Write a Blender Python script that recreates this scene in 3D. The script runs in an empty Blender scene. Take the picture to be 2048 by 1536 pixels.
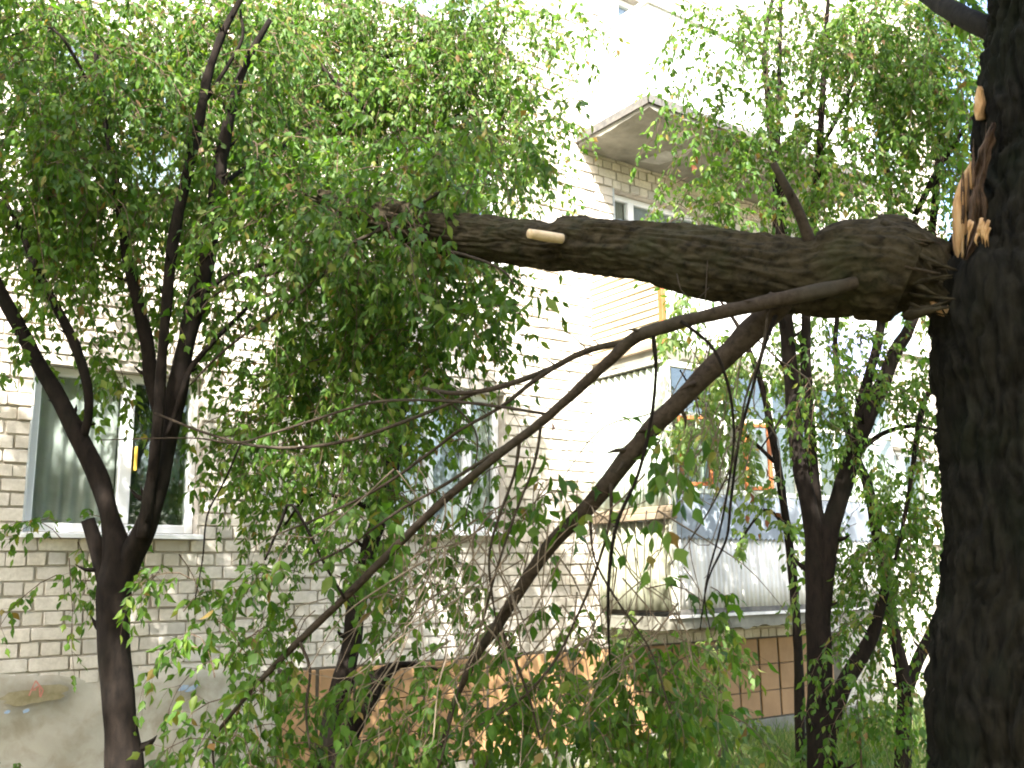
import bpy, bmesh, math, random
import numpy as np
from mathutils import Vector, Matrix

SC = bpy.context.scene
COL = SC.collection

# ------------------------------------------------------------------ camera
F_PX = 1975.0
PITCH, ROLL, AZ = math.radians(11.1), math.radians(0.8), math.radians(54)
CAM = np.array([0.0, -7.5, 1.7])
H = np.array([math.cos(AZ), math.sin(AZ), 0.0])
R0 = np.array([H[1], -H[0], 0.0])
UP = np.array([0.0, 0.0, 1.0])
FW = H * math.cos(PITCH) + UP * math.sin(PITCH)
U0 = -H * math.sin(PITCH) + UP * math.cos(PITCH)
RR = R0 * math.cos(ROLL) - U0 * math.sin(ROLL)
UU = U0 * math.cos(ROLL) + R0 * math.sin(ROLL)
cd = bpy.data.cameras.new('camera')
cam = bpy.data.objects.new('camera', cd)
COL.objects.link(cam)
cd.sensor_width = 36.0
cd.lens = F_PX / 2048.0 * 36.0
cd.clip_start, cd.clip_end = 0.05, 3000
m = Matrix.Identity(4)
for i in range(3):
    m[i][0], m[i][1], m[i][2], m[i][3] = RR[i], UU[i], -FW[i], CAM[i]
cam.matrix_world = m
SC.camera = cam
cd.dof.use_dof = True
cd.dof.focus_distance = 7.0
cd.dof.aperture_fstop = 5.6

# ------------------------------------------------------------------ sky, sun, exposure
SUN_TRAVEL = Vector((0.50, 0.55, -0.72)).normalized()
w = bpy.data.worlds.new('World')
SC.world = w
w.use_nodes = True
wn = w.node_tree
bg = wn.nodes['Background']
sk = wn.nodes.new('ShaderNodeTexSky')
sk.sky_type = 'NISHITA'
sk.sun_disc = False
sk.sun_elevation = math.asin(-SUN_TRAVEL.z)
sk.sun_rotation = math.atan2(-SUN_TRAVEL.x, -SUN_TRAVEL.y)
sk.air_density = 1.0
sk.dust_density = 3.2
sk.ozone_density = 0.5
wn.links.new(sk.outputs[0], bg.inputs[0])
bg.inputs[1].default_value = 0.15
sd = bpy.data.lights.new('sun', 'SUN')
sd.energy = 4.0
sd.angle = math.radians(0.5)
sd.color = (1.0, 0.965, 0.91)
sun = bpy.data.objects.new('sun', sd)
COL.objects.link(sun)
sun.location = (-20, -30, 30)
sun.rotation_euler = SUN_TRAVEL.to_track_quat('-Z', 'Y').to_euler()
SC.view_settings.view_transform = 'Standard'
SC.view_settings.look = 'None'
SC.view_settings.gamma = 1.0
SC.view_settings.use_curve_mapping = False
SC.view_settings.exposure = 2.8
SC.render.engine = 'CYCLES'
SC.cycles.use_denoising = True
SC.cycles.max_bounces = 8
SC.cycles.diffuse_bounces = 4
SC.cycles.glossy_bounces = 3
SC.cycles.transmission_bounces = 5
SC.cycles.transparent_max_bounces = 6
SC.cycles.sample_clamp_indirect = 8.0
SC.cycles.filter_width = 1.9

# ------------------------------------------------------------------ helpers
def ray(x, y):
    return FW + RR * ((x - 1024) / F_PX) - UU * ((y - 768) / F_PX)

def P(x, y, d):
    """the point seen at photo pixel (x, y) at the horizontal distance d in front of the camera"""
    v = ray(x, y)
    return CAM + v * (d / (v @ H))

def link(name, me, mat=None, parent=None, smooth=False):
    o = bpy.data.objects.new(name, me)
    COL.objects.link(o)
    if mat is not None and len(me.materials) == 0:
        me.materials.append(mat)
    if parent is not None:
        o.parent = parent
    if smooth:
        me.polygons.foreach_set('use_smooth', [True] * len(me.polygons))
    return o

def mesh(verts, faces):
    me = bpy.data.meshes.new('m')
    me.from_pydata([tuple(v) for v in verts], [], faces)
    me.update()
    return me

def np_mesh(V, Q):
    """V (n,3) verts, Q (m,4) quads"""
    me = bpy.data.meshes.new('m')
    n, k = len(V), len(Q)
    me.vertices.add(n)
    me.vertices.foreach_set('co', np.asarray(V, dtype=np.float32).ravel())
    me.loops.add(k * 4)
    me.loops.foreach_set('vertex_index', np.asarray(Q, dtype=np.int32).ravel())
    me.polygons.add(k)
    me.polygons.foreach_set('loop_start', np.arange(0, k * 4, 4, dtype=np.int32))
    me.polygons.foreach_set('loop_total', np.full(k, 4, dtype=np.int32))
    me.update(calc_edges=True)
    return me

def thing(name, label, cat, loc=(0, 0, 0), group=None):
    o = bpy.data.objects.new(name, None)
    COL.objects.link(o)
    o['label'] = label
    o['category'] = cat
    if group:
        o['group'] = group
    return o

def empty(name, parent):
    o = bpy.data.objects.new(name, None)
    COL.objects.link(o)
    o.parent = parent
    return o

class MB:
    def __init__(self):
        self.v, self.f = [], []
    def box(self, x0, x1, y0, y1, z0, z1):
        b = len(self.v)
        self.v += [(x0, y0, z0), (x1, y0, z0), (x1, y1, z0), (x0, y1, z0), (x0, y0, z1), (x1, y0, z1), (x1, y1, z1), (x0, y1, z1)]
        self.f += [(b, b + 3, b + 2, b + 1), (b + 4, b + 5, b + 6, b + 7), (b, b + 1, b + 5, b + 4), (b + 1, b + 2, b + 6, b + 5),
                   (b + 2, b + 3, b + 7, b + 6), (b + 3, b, b + 4, b + 7)]
        return self
    def build(self, name, mat, parent=None, bevel=0.0):
        me = mesh(self.v, self.f)
        if bevel:
            bm = bmesh.new()
            bm.from_mesh(me)
            bmesh.ops.bevel(bm, geom=bm.edges[:], offset=bevel, segments=1, affect='EDGES')
            bm.to_mesh(me)
            bm.free()
        return link(name, me, mat, parent)

def vhash(ix, iy, iz):
    n = (ix.astype(np.int64) * 374761393 + iy.astype(np.int64) * 668265263 + iz.astype(np.int64) * 2147483647 // 7)
    n = (n ^ (n >> 13)) * 1274126177
    n = n & 0x7fffffff
    n = (n ^ (n >> 16)) & 0xffff
    return n / 65535.0

def vnoise(x, y, z):
    x, y, z = np.broadcast_arrays(np.asarray(x, float), np.asarray(y, float), np.asarray(z, float))
    x0, y0, z0 = np.floor(x), np.floor(y), np.floor(z)
    fx, fy, fz = x - x0, y - y0, z - z0
    fx, fy, fz = [t * t * (3 - 2 * t) for t in (fx, fy, fz)]
    r = 0
    for a in (0, 1):
        for b in (0, 1):
            for c in (0, 1):
                wgt = (fx if a else 1 - fx) * (fy if b else 1 - fy) * (fz if c else 1 - fz)
                r = r + wgt * vhash(x0 + a, y0 + b, z0 + c)
    return r

# ------------------------------------------------------------------ materials
def mat(name, build):
    mt = bpy.data.materials.new(name)
    mt.use_nodes = True
    nt = mt.node_tree
    for n in list(nt.nodes):
        if n.type != 'OUTPUT_MATERIAL':
            nt.nodes.remove(n)
    out = [n for n in nt.nodes if n.type == 'OUTPUT_MATERIAL'][0]
    build(nt, out)
    return mt

def N(nt, t, **kw):
    n = nt.nodes.new(t)
    for k, v in kw.items():
        if k.startswith('i_'):
            key = k[2:].replace('_', ' ')
            n.inputs[key].default_value = v
        else:
            setattr(n, k, v)
    return n

def ramp(nt, stops, fac=None, interp='LINEAR'):
    n = nt.nodes.new('ShaderNodeValToRGB')
    cr = n.color_ramp
    cr.interpolation = interp
    while len(cr.elements) < len(stops):
        cr.elements.new(0.5)
    for e, (p, c) in zip(cr.elements, stops):
        e.position = p
        e.color = (*c, 1) if len(c) == 3 else c
    if fac is not None:
        nt.links.new(fac, n.inputs[0])
    return n

def noise(nt, scale, detail=6, rough=0.6, co=None, dist=0.0):
    n = nt.nodes.new('ShaderNodeTexNoise')
    n.inputs['Scale'].default_value = scale
    n.inputs['Detail'].default_value = detail
    n.inputs['Roughness'].default_value = rough
    n.inputs['Distortion'].default_value = dist
    if co is not None:
        nt.links.new(co, n.inputs['Vector'])
    return n

def mixc(nt, fac, a, b, mode='MIX'):
    n = nt.nodes.new('ShaderNodeMix')
    n.data_type = 'RGBA'
    n.blend_type = mode
    for s, val in ((0, fac), (6, a), (7, b)):
        if isinstance(val, (int, float)):
            n.inputs[s].default_value = val
        elif isinstance(val, tuple):
            n.inputs[s].default_value = (*val, 1) if len(val) == 3 else val
        else:
            nt.links.new(val, n.inputs[s])
    return n.outputs[2]

def bump(nt, hgt, strength=0.4, dist=0.01, normal=None):
    b = nt.nodes.new('ShaderNodeBump')
    b.inputs['Strength'].default_value = strength
    b.inputs['Distance'].default_value = dist
    nt.links.new(hgt, b.inputs['Height'])
    return b.outputs[0]

def principled(nt, out, col, rough=0.8, nrm=None, spec=0.3, metal=0.0):
    p = nt.nodes.new('ShaderNodeBsdfPrincipled')
    if isinstance(col, tuple):
        p.inputs['Base Color'].default_value = (*col, 1)
    else:
        nt.links.new(col, p.inputs['Base Color'])
    if isinstance(rough, (int, float)):
        p.inputs['Roughness'].default_value = rough
    else:
        nt.links.new(rough, p.inputs['Roughness'])
    p.inputs['Specular IOR Level'].default_value = spec
    p.inputs['Metallic'].default_value = metal
    if nrm is not None:
        nt.links.new(nrm, p.inputs['Normal'])
    nt.links.new(p.outputs[0], out.inputs[0])
    return p

def pos(nt):
    return N(nt, 'ShaderNodeNewGeometry').outputs['Position']

def rnd(nt):
    g = N(nt, 'ShaderNodeNewGeometry')
    oi = N(nt, 'ShaderNodeObjectInfo')
    a = N(nt, 'ShaderNodeMath', operation='ADD')
    nt.links.new(g.outputs['Random Per Island'], a.inputs[0])
    nt.links.new(oi.outputs['Random'], a.inputs[1])
    f = N(nt, 'ShaderNodeMath', operation='FRACT')
    nt.links.new(a.outputs[0], f.inputs[0])
    return f.outputs[0]

def m_brick(nt, out):
    p = pos(nt)
    c = ramp(nt, [(0, (.46, .44, .40)), (.12, (.58, .54, .475)), (.4, (.63, .59, .52)), (.7, (.67, .62, .54)), (.9, (.68, .62, .53)), (1, (.50, .48, .46))], rnd(nt)).outputs[0]
    mp = N(nt, 'ShaderNodeMapping')
    mp.inputs['Scale'].default_value = (1.6, 1.6, .55)
    nt.links.new(p, mp.inputs[0])
    n1 = noise(nt, 1.3, 7, .68, mp.outputs[0], .5)
    n2 = noise(nt, 28, 6, .7, p)
    c = mixc(nt, ramp(nt, [(.42, (0, 0, 0)), (.72, (.65, .65, .65))], n1.outputs[0]).outputs[0], c, (.36, .31, .24))
    c = mixc(nt, ramp(nt, [(.42, (0, 0, 0)), (.68, (.55, .55, .55))], n2.outputs[0]).outputs[0], c, (.40, .36, .30))
    n3 = noise(nt, 120, 3, .6, p)
    nm = bump(nt, n3.outputs[0], .35, .006, bump(nt, n2.outputs[0], .6, .012))
    principled(nt, out, c, .92, nm, .15)

def m_mortar(nt, out):
    p = pos(nt)
    n1 = noise(nt, 9, 6, .7, p)
    c = ramp(nt, [(.3, (.33, .295, .245)), (.7, (.52, .48, .42))], n1.outputs[0]).outputs[0]
    n2 = noise(nt, 90, 4, .6, p)
    principled(nt, out, c, .95, bump(nt, n2.outputs[0], .6, .01), .1)

def m_plaster(nt, out):
    p = pos(nt)
    n1 = noise(nt, 1.6, 7, .62, p, .3)
    n2 = noise(nt, 7, 6, .6, p, .4)
    n3 = noise(nt, 60, 5, .6, p)
    c = ramp(nt, [(.3, (.30, .28, .225)), (.5, (.40, .375, .31)), (.72, (.47, .445, .385))], n1.outputs[0]).outputs[0]
    c = mixc(nt, ramp(nt, [(.46, (0, 0, 0)), (.7, (.8, .8, .8))], n2.outputs[0]).outputs[0], c, (.27, .235, .17))
    nm = bump(nt, n3.outputs[0], .25, .006, bump(nt, n2.outputs[0], .35, .02))
    principled(nt, out, c, .93, nm, .15)

def m_stain(nt, out):
    p = pos(nt)
    n1 = noise(nt, 14, 6, .6, p)
    c = ramp(nt, [(.3, (.20, .17, .09)), (.7, (.33, .29, .19))], n1.outputs[0]).outputs[0]
    principled(nt, out, c, .95, bump(nt, n1.outputs[0], .3, .01), .1)

def simple(c1, c2, scale, rough=.6, b=.2, spec=.3, det=5, metal=0.0):
    def f(nt, out):
        p = pos(nt)
        n1 = noise(nt, scale, det, .65, p)
        c = ramp(nt, [(.3, c1), (.7, c2)], n1.outputs[0]).outputs[0]
        principled(nt, out, c, rough, bump(nt, n1.outputs[0], b, .006), spec, metal)
    return f

def streaked(c1, c2, c3, rough=.55, zs=.6, xs=14, amt=.6, metal=0.0):
    """sheet metal or board with rain streaks (on the cream sheet, groove shade) running down and rusty or grimy patches"""
    def f(nt, out):
        p = pos(nt)
        mp = N(nt, 'ShaderNodeMapping')
        mp.inputs['Scale'].default_value = (xs, xs, zs)
        nt.links.new(p, mp.inputs[0])
        n1 = noise(nt, 1.0, 6, .6, mp.outputs[0])
        n2 = noise(nt, 3.0, 6, .6, p)
        c = ramp(nt, [(.3, c1), (.7, c2)], n1.outputs[0]).outputs[0]
        k = ramp(nt, [(.52, (0, 0, 0)), (.72, (amt,) * 3)], n2.outputs[0]).outputs[0]
        c = mixc(nt, k, c, c3)
        principled(nt, out, c, rough, bump(nt, n1.outputs[0], .12, .004), .35, metal)
    return f

def m_bark(c1, c2, c3, sx, sz, bstr=.8):
    def f(nt, out):
        p = pos(nt)
        mp = N(nt, 'ShaderNodeMapping')
        mp.inputs['Scale'].default_value = (sx, sx, sz)
        nt.links.new(p, mp.inputs[0])
        n1 = noise(nt, 1.0, 8, .65, mp.outputs[0], .4)
        n2 = noise(nt, 3.2, 5, .6, p)
        n3 = noise(nt, 70, 5, .65, p)
        c = ramp(nt, [(.28, c1), (.62, c2)], n1.outputs[0]).outputs[0]
        c = mixc(nt, ramp(nt, [(.5, (0, 0, 0)), (.7, (.65, .65, .65))], n2.outputs[0]).outputs[0], c, c3)
        nm = bump(nt, n3.outputs[0], .4, .006, bump(nt, n1.outputs[0], bstr, .02))
        principled(nt, out, c, .95, nm, .1)
    return f

def m_wood(nt, out):
    p = pos(nt)
    mp = N(nt, 'ShaderNodeMapping')
    mp.inputs['Scale'].default_value = (60, 60, 4)
    nt.links.new(p, mp.inputs[0])
    n1 = noise(nt, 1.0, 6, .6, mp.outputs[0], .3)
    c = ramp(nt, [(.25, (.26, .13, .05)), (.5, (.46, .27, .12)), (.75, (.64, .46, .27))], n1.outputs[0]).outputs[0]
    principled(nt, out, c, .75, bump(nt, n1.outputs[0], .5, .01), .25)

def m_leaf(stops, trans=.54, tcol=(1.15, 1.3, .5)):
    def f(nt, out):
        c = ramp(nt, stops, rnd(nt)).outputs[0]
        p = N(nt, 'ShaderNodeBsdfPrincipled')
        nt.links.new(c, p.inputs['Base Color'])
        p.inputs['Roughness'].default_value = .5
        p.inputs['Specular IOR Level'].default_value = .35
        t = N(nt, 'ShaderNodeBsdfTranslucent')
        nt.links.new(mixc(nt, 1.0, c, tcol, 'MULTIPLY'), t.inputs[0])
        mx = N(nt, 'ShaderNodeMixShader')
        mx.inputs[0].default_value = trans
        nt.links.new(p.outputs[0], mx.inputs[1])
        nt.links.new(t.outputs[0], mx.inputs[2])
        nt.links.new(mx.outputs[0], out.inputs[0])
    return f

def m_glass(tint, refl=.35):
    def f(nt, out):
        p = pos(nt)
        n1 = noise(nt, 2.2, 2, .5, p)
        nm = bump(nt, n1.outputs[0], .05, .02)
        g = N(nt, 'ShaderNodeBsdfGlossy')
        g.inputs['Roughness'].default_value = .03
        nt.links.new(nm, g.inputs['Normal'])
        t = N(nt, 'ShaderNodeBsdfTransparent')
        t.inputs[0].default_value = (*tint, 1)
        lw = N(nt, 'ShaderNodeLayerWeight')
        lw.inputs[0].default_value = .5
        pw = N(nt, 'ShaderNodeMath', operation='POWER')
        nt.links.new(lw.outputs['Facing'], pw.inputs[0])
        pw.inputs[1].default_value = 4.0
        a = N(nt, 'ShaderNodeMath', operation='MULTIPLY_ADD')
        nt.links.new(pw.outputs[0], a.inputs[0])
        a.inputs[1].default_value = .85
        a.inputs[2].default_value = refl * .25
        mx = N(nt, 'ShaderNodeMixShader')
        nt.links.new(a.outputs[0], mx.inputs[0])
        nt.links.new(t.outputs[0], mx.inputs[1])
        nt.links.new(g.outputs[0], mx.inputs[2])
        nt.links.new(mx.outputs[0], out.inputs[0])
    return f

def m_ground(nt, out):
    p = pos(nt)
    n1 = noise(nt, .8, 6, .6, p)
    n2 = noise(nt, 18, 6, .7, p)
    c = ramp(nt, [(.35, (.10, .085, .05)), (.6, (.13, .14, .05)), (.8, (.19, .17, .09))], n1.outputs[0]).outputs[0]
    c = mixc(nt, n2.outputs[0], c, (.16, .13, .08))
    principled(nt, out, c, .95, bump(nt, n2.outputs[0], .8, .03), .1)

M = {}
M['brick'] = mat('white_silicate_brick', m_brick)
M['mortar'] = mat('mortar', m_mortar)
M['plaster'] = mat('plinth_plaster', m_plaster)
M['stain'] = mat('damp_stain', m_stain)
M['tile'] = mat('orange_tile', simple((.24, .135, .06), (.36, .215, .105), 2.5, .6, .25, .3, 9))
M['tilejoint'] = mat('tile_joint', simple((.07, .06, .045), (.13, .11, .08), 12, .9))
M['concrete'] = mat('concrete', simple((.12, .115, .09), (.23, .22, .175), 4, .9, .6, .3, 8))
M['patch'] = mat('whitewash_patch', simple((.24, .235, .20), (.36, .35, .31), 9, .9, .4))
M['flash_gap'] = mat('dark_flashing_and_gap', simple((.05, .05, .05), (.14, .13, .11), 12, .7, .4))
M['pvc'] = mat('white_plastic', simple((.74, .75, .76), (.82, .82, .82), 8, .35, .05))
M['jamb'] = mat('shaded_jamb', simple((.34, .38, .40), (.42, .45, .46), 6, .6, .1))  # the reveal's shade is put into this grey-blue
M['glass'] = mat('window_glass', m_glass((.86, .9, .88), .5))
M['curtain'] = mat('curtain', simple((.42, .41, .40), (.58, .56, .54), 5, .9, .2))
M['unlit_room'] = mat('dark_interior', simple((.012, .02, .018), (.03, .045, .04), 3, .9, .1))  # near-black sheet behind the pane, painted as the unlit room
M['curtain_blue'] = mat('blue_grey_curtain', simple((.35, .38, .46), (.55, .57, .66), 7, .9, .2))
M['room'] = mat('room_plaster', simple((.10, .10, .09), (.14, .14, .13), 3, .9))
M['sheet_green'] = mat('pale_green_sheet', streaked((.36, .43, .36), (.54, .60, .50), (.56, .53, .36), .5, .8, 16, .7))
M['sheet_cream'] = mat('shaded_cream_sheet', streaked((.17, .18, .12), (.36, .35, .25), (.20, .21, .15), .6, .5, 30, .7))  # toned down for partial shade; shaded grooves put into the dark streaks
M['sheet_white'] = mat('pale_sheet', streaked((.52, .50, .47), (.74, .72, .67), (.44, .41, .36), .55, .7, 9, .5))
M['sheet_blue'] = mat('blue_grey_sheet', streaked((.19, .22, .25), (.28, .31, .345), (.33, .35, .365), .75, 1.0, 6, .5))
M['sheet_lilac'] = mat('lilac_sheet', streaked((.26, .27, .50), (.36, .37, .62), (.45, .45, .62), .6, 1.0, 6, .5))
M['siding'] = mat('cream_siding', streaked((.56, .47, .33), (.68, .60, .46), (.45, .33, .19), .6, 9, 2.0, .5))
M['white_wall'] = mat('whitewashed_parapet', streaked((.66, .65, .62), (.78, .77, .73), (.55, .52, .46), .8, .6, 6, .4))
M['oldwood'] = mat('weathered_beam', streaked((.20, .15, .10), (.31, .25, .17), (.12, .09, .06), .8, 14, 3, .5))
M['rust'] = mat('orange_brown_paint', streaked((.26, .075, .02), (.36, .12, .035), (.18, .07, .035), .6, 2, 14, .6))
M['cream'] = mat('cream_frame_paint', streaked((.50, .50, .42), (.64, .64, .55), (.38, .33, .25), .6, 2, 14, .5))
M['yellow'] = mat('yellow_plastic', simple((.75, .48, .05), (.8, .55, .1), 20, .4, .05))
M['redmark'] = mat('faded_red_paint', simple((.42, .14, .10), (.5, .26, .2), 60, .9, .2))
M['bluemark'] = mat('faded_blue_paint', simple((.22, .33, .5), (.40, .46, .52), 30, .9, .2))
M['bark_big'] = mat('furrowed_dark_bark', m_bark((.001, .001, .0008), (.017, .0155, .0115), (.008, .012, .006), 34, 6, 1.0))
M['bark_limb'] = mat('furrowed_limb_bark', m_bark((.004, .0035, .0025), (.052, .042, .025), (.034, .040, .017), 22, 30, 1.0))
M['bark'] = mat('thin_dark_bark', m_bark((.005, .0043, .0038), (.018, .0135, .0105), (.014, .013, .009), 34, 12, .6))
M['bark_brown'] = mat('brown_branch_bark', m_bark((.018, .014, .011), (.062, .047, .034), (.046, .042, .031), 40, 40, .6))
M['twig'] = mat('twig_bark', simple((.06, .04, .025), (.15, .10, .065), 30, .9))
M['drytwig'] = mat('dry_twig', simple((.10, .075, .05), (.23, .18, .125), 25, .9))
M['wood'] = mat('torn_fresh_wood', m_wood)
M['cutwood'] = mat('pale_cut_wood', simple((.60, .44, .26), (.74, .58, .38), 40, .7, .2))
M['inner'] = mat('brown_inner_wood', simple((.022, .013, .008), (.12, .068, .036), 12, .85, .6))
G = [(0, (.044, .102, .016)), (.25, (.064, .138, .019)), (.55, (.088, .172, .022)), (.82, (.120, .200, .028)), (.95, (.165, .215, .034)), (.98, (.22, .19, .05)), (1, (.20, .11, .04))]
M['leaf'] = mat('maple_leaf', m_leaf(G))
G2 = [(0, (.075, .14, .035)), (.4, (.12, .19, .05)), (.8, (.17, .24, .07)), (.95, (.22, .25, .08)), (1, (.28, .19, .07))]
M['leaf_light'] = mat('pale_maple_leaf', m_leaf(G2))  # brighter leaf copy; on the sunlit maple the sun is put into its colour
G3 = [(0, (.05, .12, .03)), (.5, (.08, .16, .04)), (1, (.12, .20, .05))]
M['leaf_low'] = mat('undergrowth_leaf', m_leaf(G3))
M['dry'] = mat('dry_leaf', m_leaf([(0, (.12, .04, .015)), (1, (.22, .085, .03))], .3, (1, 1, 1)))
M['grass'] = mat('grass_blade', m_leaf([(0, (.06, .12, .025)), (.6, (.10, .16, .04)), (.85, (.18, .20, .07)), (1, (.30, .26, .12))]))
M['ground'] = mat('soil_and_turf', m_ground)

# ------------------------------------------------------------------ ground
RNG = np.random.default_rng(7)
def ground():
    xs = np.concatenate([[-600, -200, -60, -25], np.arange(-12, 24.1, .4), [40, 80, 250, 600]])
    ys = np.concatenate([[-600, -200, -60, -25], np.arange(-14, 2.1, .4), [40, 80, 250, 600]])
    X, Y = np.meshgrid(xs, ys)
    Z = (vnoise(X * .7, Y * .7, 0 * X) - .5) * .10 + (vnoise(X * 2.3, Y * 2.3, 0 * X + 5) - .5) * .05 - .02
    Z = np.where((np.abs(X) > 30) | (np.abs(Y) > 20), -.05, Z)
    nx, ny = len(xs), len(ys)
    V = np.stack([X, Y, Z], -1).reshape(-1, 3)
    i, j = np.meshgrid(np.arange(nx - 1), np.arange(ny - 1))
    a = (j * nx + i).ravel()
    o = link('ground', np_mesh(V, np.stack([a, a + 1, a + nx + 1, a + nx], -1)), M['ground'], None, True)
    o['label'] = 'bare soil and turf in front of the building'
    o['category'] = 'ground'
    o['kind'] = 'structure'
ground()

# ------------------------------------------------------------------ the apartment building
BLD = thing('apartment_building', 'white silicate brick apartment building with stacked patched-up balconies', 'building')
X_L, X_R, Z_T = -3.0, 13.2, 12.2
CORN = 6.45
BX1 = 10.0          # right end of the balconies
BY = -1.05          # front of the balconies
OPEN = [             # x0, x1, z0, z1
    (1.29, 2.49, 2.06, 3.25),      # window beside the forked tree
    (4.15, 5.36, 2.12, 3.40),      # window by the balcony
    (1.15, 2.42, 4.68, 5.88),      # second floor, left
    (4.15, 5.36, 4.68, 5.88),
    (4.15, 5.36, 7.05, 8.25),
    (1.15, 2.42, 7.05, 8.25),
    (6.84, 8.25, 4.62, 5.82),      # behind the second balcony
    (7.0, 8.4, 2.2, 3.3),          # behind the ground floor balcony
    (11.3, 12.6, 2.1, 3.3), (11.3, 12.6, 4.65, 5.85), (11.3, 12.6, 7.05, 8.25), (7.0, 8.4, 7.05, 8.25),
]
def in_open(x0, x1, z0, z1):
    for a, b, c, d in OPEN:
        if x1 > a + .005 and x0 < b - .005 and z1 > c + .005 and z0 < d - .005:
            return (a, b, c, d)
    return None

def core():
    xs = sorted({X_L, X_R, *[o[0] for o in OPEN], *[o[1] for o in OPEN]})
    zs = sorted({-.4, Z_T, *[o[2] for o in OPEN], *[o[3] for o in OPEN]})
    mb = MB()
    for j in range(len(zs) - 1):
        run = None
        for i in range(len(xs) - 1):
            o = in_open(xs[i], xs[i + 1], zs[j], zs[j + 1])
            if o is None:
                run = [xs[i], xs[i + 1]] if run is None else [run[0], xs[i + 1]]
            if (o is not None or i == len(xs) - 2) and run is not None:
                mb.box(run[0], run[1], .012, .40, zs[j], zs[j + 1])
                run = None
    mb.build('wall', M['mortar'], BLD)
    MB().box(X_L, X_R, 1.3, 1.5, -.4, Z_T).box(X_L, X_R, .41, 1.29, 3.7, 3.85).box(X_L, X_R, .41, 1.29, 6.2, 6.35).box(X_L - .1, X_L, .02, 1.5, -.4, Z_T).box(X_R, X_R + .1, .02, 1.5, -.4, Z_T).build('inner_wall', M['room'], BLD)
    MB().box(X_L - .3, X_R + .3, -.35, 8.0, Z_T + .002, Z_T + .2).build('roof', M['concrete'], BLD)
core()

def bricks():
    rng = random.Random(3)
    lst = []
    course, n = .10, 0
    z = 1.02
    while z < Z_T - .02:
        header = n % 2 == 0
        pitch = .131 if header else .262
        x = X_L + (.0 if header else -.066)
        while x < X_R:
            x0, x1 = x + .006, x + pitch - .006
            z0, z1 = z + .006, z + course - .006
            o = in_open(x0, x1, z0, z1)
            pieces = [(x0, x1)]
            if o:
                pieces = []
                if x0 < o[0] - .03:
                    pieces.append((x0, o[0]))
                if x1 > o[1] + .03:
                    pieces.append((o[1], x1))
            for a, b in pieces:
                j = [rng.uniform(-.006, .006) for _ in range(3)]
                wv = (float(vnoise(a * 1.3, z * 1.7, 4)) - .5) * .012
                lst.append((a + j[0] * .9, b + j[1] * .9, z0 + j[2] * .6 + wv, z1 + j[0] * .5 + wv, rng.uniform(-.013, .005), rng.random()))
            x += pitch
        z += course
        n += 1
    C = CAM
    def seen(b):
        p = np.array([(b[0] + b[1]) / 2, 0, (b[2] + b[3]) / 2]) - C
        zz = p @ FW
        px, py = 1024 + F_PX * (p @ RR) / zz, 768 - F_PX * (p @ UU) / zz
        return px, py, zz
    def score(b):
        px, py, zz = seen(b)
        if not (0 < px < 1180 and 0 < py < 1390):
            return 99
        s = zz
        if 300 < px < 1010 and py < 1000:
            s += 2.2          # behind the foliage
        if px < 300 and py < 460:
            s += 2.5
        if 185 < px < 265:
            s += .5
        return s
    lst.sort(key=score)
    # base shapes shared by the single bricks: 4 wear variants each
    def base(seed):
        r = random.Random(seed)
        vs = []
        c = [r.uniform(.03, .16) for _ in range(8)]
        # front outline with chipped corners, unit size
        e = lambda: r.uniform(-.03, .02)
        out = [(-.5 + c[0] * .4, -.5 + e()), (.5 - c[1] * .4, -.5 + e()), (.5 + e() * .5, -.5 + c[2]), (.5 + e() * .5, .5 - c[3]),
               (.5 - c[4] * .4, .5 + e()), (-.5 + c[5] * .4, .5 + e()), (-.5 + e() * .5, .5 - c[6]), (-.5 + e() * .5, -.5 + c[7])]
        k = .965
        for (u, v) in out:
            vs.append((u * k, 0, v * .93))
        for (u, v) in out:
            vs.append((u, .008, v))
        for (u, v) in out:
            vs.append((u, .06, v))
        fs = [tuple(range(8))]
        for q in (0, 8):
            for i in range(8):
                j = (i + 1) % 8
                fs.append((q + i, q + 8 + i, q + 8 + j, q + j))
        return vs, fs
    shapes = [base(s) for s in range(6)]
    shared = [mesh(*s) for s in shapes]
    for me in shared:
        me.materials.append(M['brick'])
    for b in lst[:300]:
        o = bpy.data.objects.new('brick', shared[int(b[5] * 6)])
        COL.objects.link(o)
        o.parent = BLD
        o.location = ((b[0] + b[1]) / 2, b[4] - .003, (b[2] + b[3]) / 2)
        o.scale = (b[1] - b[0], 1, b[3] - b[2])
        o.rotation_euler = (rng.uniform(-.02, .02), rng.uniform(-.008, .008), rng.uniform(-.015, .015))
    v, f = [], []
    for b in lst[300:]:
        cx, cz, sx, sz = (b[0] + b[1]) / 2, (b[2] + b[3]) / 2, b[1] - b[0], b[3] - b[2]
        vs, fs = shapes[int(b[5] * 6)]
        q = len(v)
        v += [(cx + u * sx, b[4] - .003 + y, cz + t * sz) for (u, y, t) in vs]
        f += [tuple(q + i for i in ff) for ff in fs]
    o = link('brick_courses', mesh(v, f), M['brick'], BLD)
    o['kind'] = 'stuff'
bricks()

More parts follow.
